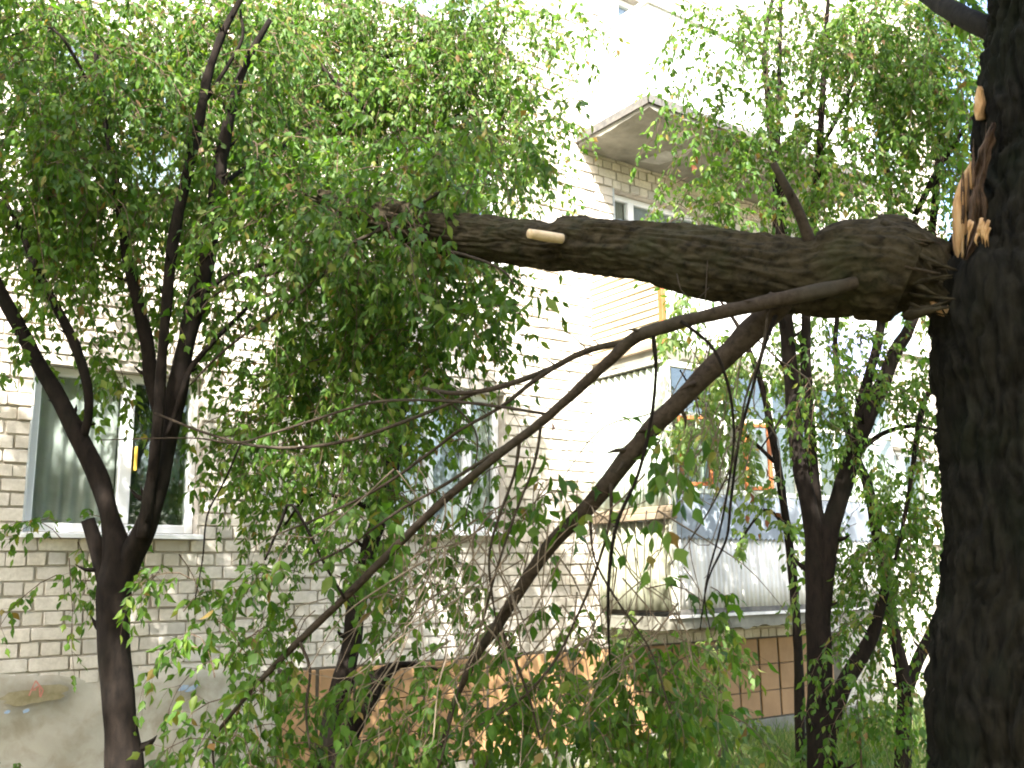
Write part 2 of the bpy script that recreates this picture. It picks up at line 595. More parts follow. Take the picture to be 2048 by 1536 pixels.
def plinth():
    # rough rendered plinth left of the tiles, ragged along its top
    nx, nz = 150, 44
    xs = np.linspace(X_L, 3.15, nx)
    V = []
    for j in range(nz):
        t = j / (nz - 1)
        for x in xs:
            top = 1.13 + (vnoise(x * 2.1, 0, 3.3) - .5) * .16 + (vnoise(x * 11, 0, 1.3) - .5) * .05
            z = -.3 + (top + .3) * t
            y = -.030 - .018 * (vnoise(x * 1.7, z * 1.9, 0) - .5) * 2 - .012 * (vnoise(x * 6, z * 6, 2) - .5) * 2
            if t > .93:
                y += .05 * (t - .93) / .07
            V.append((x, float(y), float(z)))
    V = np.array(V)
    i, j = np.meshgrid(np.arange(nx - 1), np.arange(nz - 1))
    a = (j * nx + i).ravel()
    link('plinth', np_mesh(V, np.stack([a, a + 1, a + nx + 1, a + nx], -1)), M['plaster'], BLD, True)
    rng = random.Random(5)
    def blot(cx, cz, rx, rz, y, name, mt, rot=0.0, n=22):
        pts = []
        for k in range(n):
            t = 2 * math.pi * k / n
            q = 1 + rng.uniform(-.22, .22)
            u, v = rx * q * math.cos(t), rz * q * math.sin(t)
            pts.append((cx + u * math.cos(rot) - v * math.sin(rot), cz + u * math.sin(rot) + v * math.cos(rot)))
        vs = [(p[0], y, p[1]) for p in pts] + [(p[0], y + .004, p[1]) for p in pts]
        fs = [tuple(range(n))] + [(k, n + k, n + (k + 1) % n, (k + 1) % n) for k in range(n)]
        link(name, mesh(vs, fs), mt, BLD)
    blot(1.43, .97, .20, .055, -.066, 'damp_stain', M['stain'], .10)
    for px, py, rx, rz in ((366, 1376, .04, .018), (385, 1376, .05, .015), (15, 1424, .02, .012), (52, 1422, .02, .012)):
        v = ray(px, py)
        p = CAM + v * ((-.07 - CAM[1]) / v[1])
        blot(p[0], p[2], rx, rz, -.066, 'paint_smear', M['bluemark'], .4, 10)
    # a faded red scrawl like a pointed letter
    v = ray(75, 1378)
    p = CAM + v * ((-.072 - CAM[1]) / v[1])
    mb = MB()
    for (a, b) in (((-.05, -.04), (-.015, .055)), ((-.015, .055), (.035, -.01)), ((-.022, .0), (.005, .02)), ((.035, -.01), (.022, -.055)), ((.012, .01), (.018, -.05)), ((-.03, -.005), (-.008, -.004))):
        d = np.array([b[0] - a[0], b[1] - a[1]])
        L = np.linalg.norm(d)
        nrm = np.array([-d[1], d[0]]) / L * .0045
        q = len(mb.v)
        for s, e in ((a, 1), (a, -1), (b, -1), (b, 1)):
            mb.v.append((p[0] + s[0] + e * nrm[0], -.0735, p[2] + s[1] + e * nrm[1]))
        mb.f.append((q, q + 1, q + 2, q + 3))
    mb.build('red_scrawl', M['redmark'], BLD)
    # tiles from x = 3.16 to the right
    MB().box(3.16, 10.15, -.012, .011, .17, 1.02).build('tile_bed', M['tilejoint'], BLD)
    MB().box(10.152, X_R, -.03, .011, .17, 1.02).build('plinth_render', M['plaster'], BLD)
    MB().box(3.16, X_R, -.05, .010, -.35, .168).build('plinth_base', M['concrete'], BLD)
    rngt = random.Random(9)
    tm = []
    for k in range(3):
        bm = bmesh.new()
        bmesh.ops.create_cube(bm, size=1)
        bmesh.ops.scale(bm, vec=(.296, .022, .270), verts=bm.verts)
        bmesh.ops.bevel(bm, geom=bm.edges[:], offset=.006, segments=1, affect='EDGES')
        me = bpy.data.meshes.new('m')
        bm.to_mesh(me)
        bm.free()
        me.materials.append(M['tile'])
        tm.append(me)
    x = 3.17
    while x < 10.15 - .33:
        for r in range(3):
            z = .315 + r * .278
            o = bpy.data.objects.new('tile', tm[rngt.randrange(3)])
            COL.objects.link(o)
            o.parent = BLD
            o.location = (x + .16, -.020 + rngt.uniform(-.003, .003), z)
            o.rotation_euler = (rngt.uniform(-.01, .01), rngt.uniform(-.006, .006), rngt.uniform(-.01, .01))
        x += .326
plinth()

def curtain(name, x0, x1, z0, z1, y, mt, parent, waves=9, amp=.018):
    n = int(waves * 8)
    V, Q = [], []
    for j, z in enumerate((z0, (z0 + z1) / 2, z1)):
        for i in range(n + 1):
            t = i / n
            V.append((x0 + (x1 - x0) * t, y + amp * math.sin(t * waves * 6.28 + .4 * math.sin(t * 17)) * (1.1 - .3 * j), z))
    for j in range(2):
        for i in range(n):
            a = j * (n + 1) + i
            Q.append((a, a + 1, a + n + 2, a + n + 1))
    return link(name, mesh(V, Q), mt, parent, True)

def window(op, splits, cur, sill=True, deep=.10):
    x0, x1, z0, z1 = op
    wdw = empty('window', BLD)
    y = deep
    fr = .065
    mb = MB()
    mb.box(x0 + .003, x0 + fr, y, y + .07, z0 + .003, z1 - .003)
    mb.box(x1 - fr, x1 - .003, y, y + .07, z0 + .003, z1 - .003)
    mb.box(x0 + fr, x1 - fr, y + .001, y + .069, z0 + .003, z0 + fr)
    mb.box(x0 + fr, x1 - fr, y + .001, y + .069, z1 - fr, z1 - .003)
    mb.build('frame', M['pvc'], wdw, .006)
    edges = [x0 + fr] + [x0 + s * (x1 - x0) for s in splits] + [x1 - fr]
    for s in edges[1:-1]:
        MB().box(s - .045, s + .045, y - .006, y + .074, z0 + fr + .001, z1 - fr - .001).build('mullion', M['pvc'], wdw, .006)
    for k in range(len(edges) - 1):
        a = edges[k] + (.046 if k else .001)
        b = edges[k + 1] - (.046 if k < len(edges) - 2 else .001)
        MB().box(a, b, y + .03, y + .036, z0 + fr + .001, z1 - fr - .001).build('pane', M['glass'], wdw)
        curtain('curtain', a + .01, b - .01, z0 + .03, z1 - .03, y + (.075 if cur[k] != 'unlit_room' else .16), M[cur[k]], wdw, waves=6 if cur[k] != 'unlit_room' else 2)  # the near-black ones are painted room darkness, not cloth
    # side and head reveals
    MB().box(x0 - .012, x0 + .002, -.012, y + .07, z0, z1).build('jamb', M['jamb'], wdw)
    if sill:
        s = MB()
        q = len(s.v)
        xa, xb = x0 - .03, x1 + .03
        s.v += [(xa, -.085, z0 - .045), (xb, -.085, z0 - .045), (xb, y + .03, z0 - .012), (xa, y + .03, z0 - .012),
                (xa, -.085, z0 - .015), (xb, -.085, z0 - .015), (xb, y + .03, z0 + .006), (xa, y + .03, z0 + .006)]
        s.f += [(0, 3, 2, 1), (4, 5, 6, 7), (0, 1, 5, 4), (1, 2, 6, 5), (2, 3, 7, 6), (3, 0, 4, 7)]
        s.build('sill', M['pvc'], wdw)
    return wdw

w1 = window(OPEN[0], [.56], ['curtain', 'unlit_room'])
MB().box(2.02, 2.04, .07, .092, 2.52, 2.70).build('yellow_strip', M['yellow'], w1, .004)
window(OPEN[1], [.36, .70], ['curtain_blue', 'curtain_blue', 'curtain'])
window(OPEN[2], [.50], ['curtain', 'curtain_blue'])
window(OPEN[3], [.5], ['curtain', 'unlit_room'])
window(OPEN[4], [.5], ['curtain_blue', 'curtain'])
window(OPEN[5], [.5], ['curtain', 'curtain'])
window(OPEN[6], [.24], ['curtain', 'curtain_blue'])
window(OPEN[7], [.5], ['unlit_room', 'unlit_room'])
window(OPEN[8], [.5], ['curtain', 'unlit_room'])
window(OPEN[9], [.5], ['curtain', 'curtain_blue'])
window(OPEN[10], [.5], ['curtain', 'curtain_blue'])
window(OPEN[11], [.5], ['curtain', 'curtain'])

# ------------------------------------------------------------------ balconies
def corrugated(name, p0, p1, z0, z1, parent, mt, pitch=.076, amp=.011, ragged=0.0, nrm=(0, -1, 0)):
    p0, p1 = np.array(p0, float), np.array(p1, float)
    L = np.linalg.norm(p1 - p0)
    n = int(L / pitch * 8)
    nv = np.array([nrm[0], nrm[1]], float)
    V, Q = [], []
    rows = (0, .33, .66, 1)
    for t in rows:
        for i in range(n + 1):
            s = i / n
            a = amp * math.sin(s * L / pitch * 6.283)
            c = p0 + (p1 - p0) * s + nv * (a + .006 * math.sin(s * 5 + t * 3))
            zz = z0 + (z1 - z0) * t
            if ragged and t == 1:
                zz += ragged * math.sin(s * L / pitch * 6.283)
            V.append((c[0], c[1], zz))
    m_ = n + 1
    for j in range(len(rows) - 1):
        for i in range(n):
            a = j * m_ + i
            Q.append((a, a + 1, a + m_ + 1, a + m_))
    o = link(name, mesh(V, Q), mt, parent, True)
    md = o.modifiers.new('thick', 'SOLIDIFY')
    md.thickness = .003
    return o

def slab(parent, z0, z1, x0=CORN, x1=BX1, y=BY, seed=1):
    # concrete slab with a worn, uneven underside edge
    nx, ny = 60, 16
    xs, ys = np.linspace(x0, x1, nx), np.linspace(y, -.02, ny)
    V = []
    for top in (0, 1):
        for yy in ys:
            for xx in xs:
                e = min(xx - x0, yy - y, .3)
                z = z1 if top else z0 + .020 * (vnoise(xx * 5, yy * 5, seed) - .5) + (.035 * max(0, 1 - e / .09) * vnoise(xx * 21, yy * 21, seed + 4))
                V.append((xx, yy, float(z)))
    Q = []
    n = nx * ny
    for j in range(ny - 1):
        for i in range(nx - 1):
            a = j * nx + i
            Q.append((a, a + nx, a + nx + 1, a + 1))
            Q.append((n + a, n + a + 1, n + a + nx + 1, n + a + nx))
    for i in range(nx - 1):
        Q.append((i, i + 1, n + i + 1, n + i))
        b = (ny - 1) * nx + i
        Q.append((b + 1, b, n + b, n + b + 1))
    for j in range(ny - 1):
        a, b = j * nx, (j + 1) * nx
        Q.append((b, a, n + a, n + b))
        a, b = a + nx - 1, b + nx - 1
        Q.append((a, b, n + b, n + a))
    return link('slab', mesh(V, Q), M['concrete'], parent)

# ground floor balcony
b1 = empty('balcony', BLD)
slab(b1, 1.20, 1.335, seed=1)
MB().box(CORN - .02, BX1 + .02, BY - .03, BY + .06, 1.325, 1.352).build('slab_edging', M['sheet_white'], b1)
MB().box(CORN - .01, BX1 + .01, BY - .012, BY + .05, 1.354, 1.398).build('dark_gap_strip', M['flash_gap'], b1)  # solid dark strip painted in for the shaded gap under the cladding
corrugated('corrugated_sheet', (CORN + .02, BY), (BX1, BY), 1.40, 2.05, b1, M['sheet_white'], .062, .005, .012)
tv, tf = [], []
nt_ = int((BX1 - CORN - .01) / .031)
for i in range(nt_ + 1):
    x = CORN + .01 + i * .031
    for yy in (BY - .022, BY - .016):
        tv += [(x, yy, 2.045 - (.028 if i % 2 else 0)), (x, yy, 2.44)]
for i in range(nt_):
    q = i * 4
    tf += [(q, q + 4, q + 5, q + 1), (q + 2, q + 3, q + 7, q + 6), (q, q + 2, q + 6, q + 4), (q + 1, q + 5, q + 7, q + 3)]
link('flat_sheet', mesh(tv, tf), M['sheet_blue'], b1)
corrugated('corrugated_sheet', (CORN, BY + .02), (CORN, -.03), 1.39, 2.20, b1, M['sheet_cream'], .10, .032, 0, (-1, 0))
corrugated('corrugated_sheet', (CORN - .004, BY + .02), (CORN - .004, -.03), 2.33, 3.63, b1, M['sheet_green'], .09, .018, 0, (-1, 0))
MB().box(CORN - .07, CORN + .03, BY - .05, -.025, 2.205, 2.265).build('beam', M['oldwood'], b1, .006)
MB().box(CORN - .05, CORN + .03, BY - .03, -.027, 2.268, 2.325).build('beam', M['oldwood'], b1, .006)
MB().box(CORN - .03, CORN + .03, BY - .034, BY + .016, 1.375, 2.200).build('corner_post', M['cream'], b1, .005)
MB().box(CORN - .025, CORN + .035, BY - .034, BY + .016, 2.33, 3.66).build('corner_post', M['cream'], b1, .005)
for (zz, t) in ((2.445, .05), (3.62, .06), (3.16, .045)):
    MB().box(CORN + .04, BX1, BY - .02, BY + .03, zz, zz + t).build('rail', M['cream'], b1, .004)
nb = 5
bw = (BX1 - CORN - .05) / nb
for k in range(nb):
    xa = CORN + .045 + k * bw
    if k:
        MB().box(xa - .035, xa + .035, BY - .022, BY + .032, 2.497, 3.158).build('post', M['cream'], b1, .004)
        MB().box(xa - .03, xa + .03, BY - .021, BY + .031, 3.207, 3.618).build('post', M['cream'], b1, .004)
    MB().box(xa + .036, xa + bw - .036, BY + .002, BY + .007, 3.207, 3.618).build('pane', M['glass'], b1)
    if k == 0 or k == 1:
        # open casements with orange-brown paint, swung outward
        cs = empty('casement', BLD)
        wd, zt, zb = .30, 3.15, 2.50
        for (a, b, c, d) in ((0, .035, zb, zt), (wd - .035, wd, zb, zt), (.035, wd - .035, zb, zb + .035), (.035, wd - .035, zt - .035, zt)):
            MB().box(a, b, -.02, .02, c, d).build('sash_bar', M['rust'], cs, .004)
        MB().box(.036, wd - .036, -.003, .003, zb + .036, zt - .036).build('pane', M['glass'], cs)
        cs.location = (xa + (.06 if k == 0 else .25), BY - .03, 0)
        cs.rotation_euler = (0, 0, math.radians(-35 if k == 0 else -18))
        MB().box(xa + .34, xa + .39, BY - .018, BY + .02, 2.497, 3.158).build('post', M['cream'], b1, .003)
    else:
        MB().box(xa + .036, xa + bw - .036, BY + .002, BY + .007, 2.497, 3.158).build('pane', M['glass'], b1)
        MB().box(xa + bw / 2 - .02, xa + bw / 2 + .02, BY - .012, BY + .02, 2.498, 3.157).build('post', M['cream'], b1, .003)
MB().box(CORN + .08, BX1, -.02, -.008, 1.34, 2.1).build('inner_panel', M['oldwood'], b1)
MB().box(BX1 - .02, BX1 + .01, BY + .02, -.02, 1.38, 3.66).build('end_wall', M['sheet_white'], b1)

# second floor balcony
b2 = empty('balcony', BLD)
slab(b2, 3.69, 3.80, seed=11)
MB().box(CORN - .05, CORN + .01, BY - .03, -.03, 3.655, 3.688).build('edge_strip', M['sheet_white'], b2)
MB().box(CORN - .04, CORN + .04, BY + .05, -.05, 3.802, 3.86).build('beam', M['oldwood'], b2, .006)
rs = random.Random(21)
for k in range(15):
    z = 3.885 + k * .068
    MB().box(-.014, .014, -(abs(BY) - .09) / 2, (abs(BY) - .09) / 2, -.031, .031).build('slat', M['siding'], b2)
    o = COL.objects[-1]
    o.location = (CORN - .012 + rs.uniform(-.003, .003), BY / 2 - .015, z)
    o.rotation_euler = (rs.uniform(-.006, .006), .30, 0)
MB().box(CORN - .028, CORN + .028, BY - .03, BY + .03, 3.81, 4.93).build('corner_post', M['rust'], b2, .005)
MB().box(CORN + .04, 8.9, BY - .012, BY + .012, 3.83, 4.86).build('parapet_sheet', M['white_wall'], b2)
MB().box(8.905, BX1, BY - .014, BY + .010, 3.83, 4.36).build('parapet_sheet', M['sheet_lilac'], b2)
MB().box(8.905, BX1, BY - .012, BY + .012, 4.365, 4.86).build('parapet_sheet', M['white_wall'], b2)
MB().box(CORN - .03, BX1 + .02, BY - .035, BY + .035, 4.932, 4.985).build('handrail', M['oldwood'], b2, .006)

# third floor balcony: its slab is the canopy over the second
b3 = empty('balcony', BLD)
slab(b3, 6.15, 6.285, x0=CORN - .10, y=BY - .05, seed=31)
fl = MB()
fl.box(CORN - .125, CORN - .102, BY - .07, -.015, 6.215, 6.30)
fl.box(CORN - .125, BX1, BY - .075, BY - .052, 6.215, 6.302)
fl.build('flashing', M['flash_gap'], b3)
rs = random.Random(4)
for k in range(3):
    x = CORN + .85 + k * 1.1
    pts = [(x - .35 + rs.uniform(-.1, .1), -.92), (x - .05, -.95), (x + .12, -.55), (x + .05, -.2), (x - .2, -.15), (x - .15, -.5)]
    vs = [(a, b, 6.142 + .004 * (i % 2)) for i, (a, b) in enumerate(pts)]
    link('whitewash_patch', mesh(vs, [tuple(range(len(pts)))[::-1]]), M['patch'], b3)
MB().box(CORN - .06, CORN - .02, BY - .01, -.03, 6.31, 7.30).build('parapet_panel', M['white_wall'], b3)
MB().box(CORN - .06, BX1, BY - .05, BY - .015, 6.31, 7.30).build('parapet_panel', M['white_wall'], b3)
MB().box(CORN - .09, BX1, BY - .08, BY + .02, 7.302, 7.34).build('handrail', M['white_wall'], b3)
MB().box(CORN - .09, CORN, BY + .022, -.03, 7.302, 7.34).build('handrail', M['white_wall'], b3)
for x in (CORN - .02, 8.2, BX1 - .05):
    MB().box(x, x + .04, BY - .03, BY + .01, 7.345, 8.6).build('post', M['white_wall'], b3)

# ------------------------------------------------------------------ trees: tubes, twigs, leaves
def resample(pts, step):
    """Catmull-Rom through rows (x, y, z, r)"""
    p = np.array(pts, float)
    p = np.vstack([2 * p[0] - p[1], p, 2 * p[-1] - p[-2]])
    p[0, 3], p[-1, 3] = p[1, 3], p[-2, 3]
    out = []
    for i in range(1, len(p) - 2):
        L = np.linalg.norm(p[i + 1, :3] - p[i, :3])
        n = max(2, int(L / step))
        for k in range(n):
            t = k / n
            a, b, c, d = p[i - 1], p[i], p[i + 1], p[i + 2]
            out.append(.5 * ((2 * b) + (-a + c) * t + (2 * a - 5 * b + 4 * c - d) * t * t + (-a + 3 * b - 3 * c + d) * t ** 3))
    out.append(p[-2])
    return np.array(out)

def frames(c):
    t = np.gradient(c, axis=0)
    t /= np.linalg.norm(t, axis=1)[:, None] + 1e-9
    u = np.zeros_like(t)
    ref = np.array([0, 0, 1.0]) if abs(t[0, 2]) < .8 else np.array([1.0, 0, 0])
    a = np.cross(t[0], ref)
    u[0] = a / np.linalg.norm(a)
    for i in range(1, len(c)):
        a = u[i - 1] - t[i] * (u[i - 1] @ t[i])
        u[i] = a / (np.linalg.norm(a) + 1e-9)
    return t, u, np.cross(t, u)

def tube(pts, step=.05, sides=10, knob=.06, bark=0.0, seed=0, fn=None):
    s = resample(pts, step)
    c, r = s[:, :3], np.maximum(s[:, 3], .0008)
    t, u, v = frames(c)
    L = np.concatenate([[0], np.cumsum(np.linalg.norm(np.diff(c, axis=0), axis=1))])
    ph = np.linspace(0, 2 * np.pi, sides, endpoint=False)
    A, S = np.meshgrid(ph, L)
    Rr = r[:, None] * np.ones_like(A)
    Rr = Rr * (1 + knob * 2 * (vnoise(np.cos(A) * 1.2 + seed, np.sin(A) * 1.2, S / (r.mean() * 3)) - .5))
    if bark:
        R_ = r[:, None]
        wob = (vnoise(np.cos(A) * 3 + seed * 3, np.sin(A) * 3, S * 6) - .5) * .9
        k = 13.0
        q = vnoise(np.cos(A + wob * .5) * R_ * k * 3.1, np.sin(A + wob * .5) * R_ * k * 3.1, S * 4.5 + seed)
        q2 = vnoise(np.cos(A + wob * .3) * R_ * k * 7, np.sin(A + wob * .3) * R_ * k * 7, S * 14 + seed)
        ridge = np.abs(2 * q - 1) ** .7
        ridge2 = np.abs(2 * q2 - 1) ** .8
        fine = vnoise(np.cos(A) * R_ * 160, np.sin(A) * R_ * 160, S * 90)
        Rr = Rr + bark * (ridge * .9 + ridge2 * .55 + fine * .25 - .7)
    if fn is not None:
        Rr = fn(Rr, A, S, c, u, v)
    V = c[:, None, :] + Rr[..., None] * (np.cos(A)[..., None] * u[:, None, :] + np.sin(A)[..., None] * v[:, None, :])
    n, k = V.shape[:2]
    V = V.reshape(-1, 3)
    i, j = np.meshgrid(np.arange(n - 1), np.arange(k), indexing='ij')
    a = (i * k + j).ravel()
    b = (i * k + (j + 1) % k).ravel()
    Q = np.stack([a, b, b + k, a + k], -1)
    # caps: collapse to a centre
    V = np.vstack([V, c[0][None], c[-1][None]])
    m0, m1 = len(V) - 2, len(V) - 1
    js = np.arange(k)
    jn = (js + 1) % k
    ev = js[::2]
    cap0 = np.stack([np.full(len(ev), m0), (ev + 2) % k, (ev + 1) % k, ev], -1)
    o = (n - 1) * k
    cap1 = np.stack([np.full(len(ev), m1), o + ev, o + (ev + 1) % k, o + (ev + 2) % k], -1)
    return V, np.vstack([Q, cap0, cap1])

class Soup:
    def __init__(self):
        self.V, self.Q, self.n = [], [], 0
    def add(self, V, Q):
        self.V.append(V)
        self.Q.append(Q + self.n)
        self.n += len(V)
    def build(self, name, mt, parent, smooth=True):
        if not self.n:
            return None
        o = link(name, np_mesh(np.vstack(self.V), np.vstack(self.Q)), mt, parent, smooth)
        return o

THIN = .84
def pix(pts, k=1.0):
    """rows (px, py, distance, width in photo pixels) -> (x, y, z, radius)"""
    out = []
    for (x, y, d, wd) in pts:
        p = P(x, y, d)
        out.append((*p, k * wd / 2 * ((p - CAM) @ FW) / F_PX))
    return out

def branch(name, pts, mt, parent, sides=12, knob=.08, seed=0, step=.04, world=False):
    """a stem with uneven thickness, knots and short spurs"""
    w_ = pts if world else pix(pts, THIN)
    V, Q = tube(w_, step, sides, knob * 1.5, 0, seed)
    sp = Soup()
    sp.add(V, Q)
    if not world:
        rng = np.random.default_rng(seed + 999)
        c = resample(w_, .02)
        for _ in range(int(len(c) * .02 * 4)):
            q = c[rng.integers(3, max(4, len(c) - 3))]
            i = int(np.argmin(((c[:, :3] - q[:3]) ** 2).sum(1)))
            t = unit(c[min(i + 1, len(c) - 1), :3] - c[max(i - 1, 0), :3])
            o = unit(np.cross(t, rng.normal(0, 1, 3)) + t * .5)
            r = q[3]
            L = rng.uniform(.5, 1.6) * r + rng.uniform(.006, .03)
            sp.add(*tube([(*(q[:3] + o * r * .4), r * .32), (*(q[:3] + o * (r + L * .5)), r * .20 + .0008), (*(q[:3] + o * (r + L) + t * L * .3), .0009)], .02, 4, .0))
    return sp.build(name, mt, parent)

# leaf outlines: (along, across, lift)
LEAF_A = np.array([(0, 0, 0), (.18, .20, .03), (.42, .33, .07), (.72, .20, .03), (1, .02, -.10), (.70, -.19, .03), (.44, -.33, .06), (.17, -.21, .03), (.45, 0, -.02)])
LEAF_B = np.array([(0, 0, 0), (.16, .26, .02), (.48, .42, .06), (.58, .18, .02), (1, -.02, -.12), (.60, -.17, .02), (.40, -.40, .05), (.18, -.24, .02), (.45, 0, -.03)])
LEAF_C = np.array([(0, 0, 0), (.20, .15, .02), (.45, .22, .05), (.75, .12, .02), (1, 0, -.12), (.72, -.13, .02), (.42, -.23, .05), (.20, -.14, .02), (.45, 0, -.02)])
LEAF_Q = np.array([(0, 1, 2, 8), (8, 2, 3, 4), (0, 8, 6, 7), (8, 4, 5, 6)])

def unit(a):
    return a / (np.linalg.norm(a, axis=-1, keepdims=True) + 1e-9)

def leaf_mesh(pos_, axis, nrm, size, rng):
    n = len(pos_)
    axis = unit(axis)
    side = unit(np.cross(nrm, axis))
    nn = np.cross(axis, side)
    T = np.stack([LEAF_A, LEAF_B, LEAF_C])[rng.integers(0, 3, n)]
    curl = rng.uniform(.3, 2.2, (n, 1))
    wide = rng.uniform(.62, .98, (n, 1))
    s = size[:, None]
    V = (pos_[:, None, :] + (T[..., 0] * s)[..., None] * axis[:, None, :] + (T[..., 1] * s * wide)[..., None] * side[:, None, :]
         + (T[..., 2] * s * curl)[..., None] * nn[:, None, :])
    Q = (np.arange(n) * 9)[:, None, None] + LEAF_Q[None]
    return V.reshape(-1, 3), Q.reshape(-1, 4)

class Foliage:
    """twigs that droop, each node with a compound leaf: a stalk, a terminal leaflet and pairs of side leaflets"""
    def __init__(self, seed, dense=1.0):
        self.rng = np.random.default_rng(seed)
        self.p, self.a, self.n, self.s = [], [], [], []
        self.tw = Soup()
        self.dense = dense
    def strands(self, c, r0, r1):
        """c (n, k, 3): n thin three-sided twigs of k points"""
        n, k = c.shape[:2]
        t = unit(np.gradient(c, axis=1))
        u = unit(np.cross(t, np.array([.31, .83, .47])))
        v = np.cross(t, u)
        r = np.linspace(r0, r1, k)[None, :, None]
        V = np.stack([c + r * (math.cos(a) * u + math.sin(a) * v) for a in (0, 2.094, 4.189)], 2).reshape(-1, 3)
        i, j, q = np.meshgrid(np.arange(n), np.arange(k - 1), np.arange(3), indexing='ij')
        a = (i * k * 3 + j * 3 + q).ravel()
        b = (i * k * 3 + j * 3 + (q + 1) % 3).ravel()
        self.tw.add(V, np.stack([a, b, b + 3, a + 3], -1))
    def sprays(self, base, d, size):
        rng = self.rng
        n = len(base)
        down = np.array([0, 0, -1.0])
        d = unit(d)
        L = (size * rng.uniform(1.2, 2.2, n))[:, None]
        mid = base + d * L * .55
        d2 = unit(d + down * .9)
        end = mid + d2 * L * .5
        self.strands(np.stack([base, mid, end], 1), .0011, .0007)
        side = unit(np.cross(d, -down) + rng.normal(0, .25, (n, 3)))
        nb = unit(np.array([0, 0, .55]) + rng.normal(0, .6, (n, 3)))
        two = rng.random(n) < .5
        def put(b, ax, sel):
            k = sel.sum()
            self.p.append(b[sel])
            self.a.append((ax + rng.normal(0, .2, (n, 3)))[sel])
            self.n.append((nb + rng.normal(0, .4, (n, 3)))[sel])
            self.s.append((size * rng.uniform(.7, 1.2, n))[sel])
        allv = np.ones(n, bool)
        put(end, d2, allv)
        for sg in (-1, 1):
            put(mid, unit(side * sg * .75 + d * .4 + down * 1.0), allv)
            put(base + (mid - base) * .45, unit(side * sg * .75 + d * .4 + down * 1.0), two)
    def twigs(self, start, out, length, size, droop=1.0, nodes=5):
        rng = self.rng
        n = len(start)
        d = unit(out)
        k = nodes + 1
        c = [start]
        for i in range(k):
            d = unit(d + np.array([0, 0, -.34 * droop]) + rng.normal(0, .12, (n, 3)))
            c.append(c[-1] + d * (length / k)[:, None])
        c = np.stack(c, 1)
        self.strands(c, .0030, .0012)
        for i in range(1, k + 1):
            dd = c[:, i] - c[:, i - 1]
            sd = unit(np.cross(dd, rng.normal(0, 1, (n, 3))))
            for sg in ((-1, 1) if i < k else (0,)):
                sel = rng.random(n) < .86
                if sel.any():
                    self.sprays(c[sel, i], (unit(dd) * .6 + sd * sg + np.array([0, 0, -.3]))[sel], size[sel])
    def blob_px(self, cx, cy, rx, ry, d, rd, lai, size=.050, droop=1.0, length=(.25, .6)):
        area = math.pi * rx * ry
        n = max(1, int(self.dense * lai * area / (5200 * (5 / d) ** 2 * (size / .068) ** 2)))
        rng = self.rng
        ctr = P(cx, cy, d)
        q = unit(rng.normal(0, 1, (n, 3))) * (rng.random(n) ** .42)[:, None]
        p = np.array([P(cx + a * rx, cy + b * ry - .12 * ry, d + c * rd) for a, b, c in q])
        o = p - ctr
        o[:, 2] *= .4
        o = unit(o) * .8 + rng.normal(0, .5, (n, 3))
        o[:, 2] += .1
        self.twigs(p, o, rng.uniform(*length, n), size * rng.uniform(.8, 1.2, n), droop)
    def blob(self, c, r, n, size=.10, length=(.4, .9)):
        rng = self.rng
        q = unit(rng.normal(0, 1, (n, 3))) * (rng.random(n) ** .42)[:, None]
        o = unit(q) * .8 + rng.normal(0, .5, (n, 3))
        self.twigs(np.array(c, float) + q * np.array(r), o, rng.uniform(*length, n), size * rng.uniform(.8, 1.2, n))
    def build(self, parent, leafmat, name='crown', twname='twigs'):
        V, Q = leaf_mesh(np.vstack(self.p), np.vstack(self.a), np.vstack(self.n), np.concatenate(self.s), self.rng)
        o = link(name, np_mesh(V, Q), leafmat, parent)
        o['kind'] = 'stuff'
        t = self.tw.build(twname, M['twig'], parent)
        t['kind'] = 'stuff'
        return o

# ---- the big broken tree at the edge of the picture
bt = thing('broken_tree', 'thick dark furrowed trunk with an orange torn wound where its limb split off', 'tree')
TD = 3.2
def trunk_rows(rows):
    out = []
    for (edge, y, wd) in rows:
        out.append((edge + wd / 2, y, TD, wd))
    return pix(out)
rows = [(1868, 1950, 440), (1868, 1750, 410), (1882, 1600, 385), (1884, 1536, 380), (1876, 1450, 388), (1880, 1350, 380), (1898, 1200, 362), (1908, 1050, 350),
        (1906, 900, 350), (1898, 780, 352), (1884, 690, 362), (1884, 600, 360), (1912, 530, 330), (1932, 470, 310), (1950, 400, 294), (1962, 320, 282), (1966, 240, 276),
        (1972, 160, 268), (1990, 60, 250), (1996, -60, 236), (2000, -250, 225), (2010, -550, 210)]
pts = trunk_rows(rows)
pts = [(p[0], p[1], max(p[2], -.3) if i else -.3, p[3]) for i, p in enumerate(pts)]
V, Q = tube(pts, .013, 216, .045, .046, 2)
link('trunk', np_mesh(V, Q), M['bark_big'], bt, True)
topp = np.array(pts[-1][:3])
# upper trunk and the limbs that carry the crown over the path
branch('limb', [(*topp, pts[-1][3]), (topp[0] - .1, topp[1] - .5, topp[2] + 1.0, .16), (topp[0] - 1.0, topp[1] - 1.4, topp[2] + 2.0, .11), (topp[0] - 2.6, topp[1] - 2.4, topp[2] + 2.8, .05)], M['bark_big'], bt, 14, world=True)
branch('limb', [(*topp, pts[-1][3] * .8), (topp[0] + .5, topp[1] - .3, topp[2] + 1.2, .13), (topp[0] + 1.0, topp[1] - 1.0, topp[2] + 2.6, .06)], M['bark_big'], bt, 14, world=True)
branch('limb', [(2030, 80, 3.2, 60), (1960, 48, 3.35, 52), (1900, 20, 3.6, 44), (1850, -12, 3.9, 38), (1760, -80, 4.3, 28)], M['bark_big'], bt, 12)

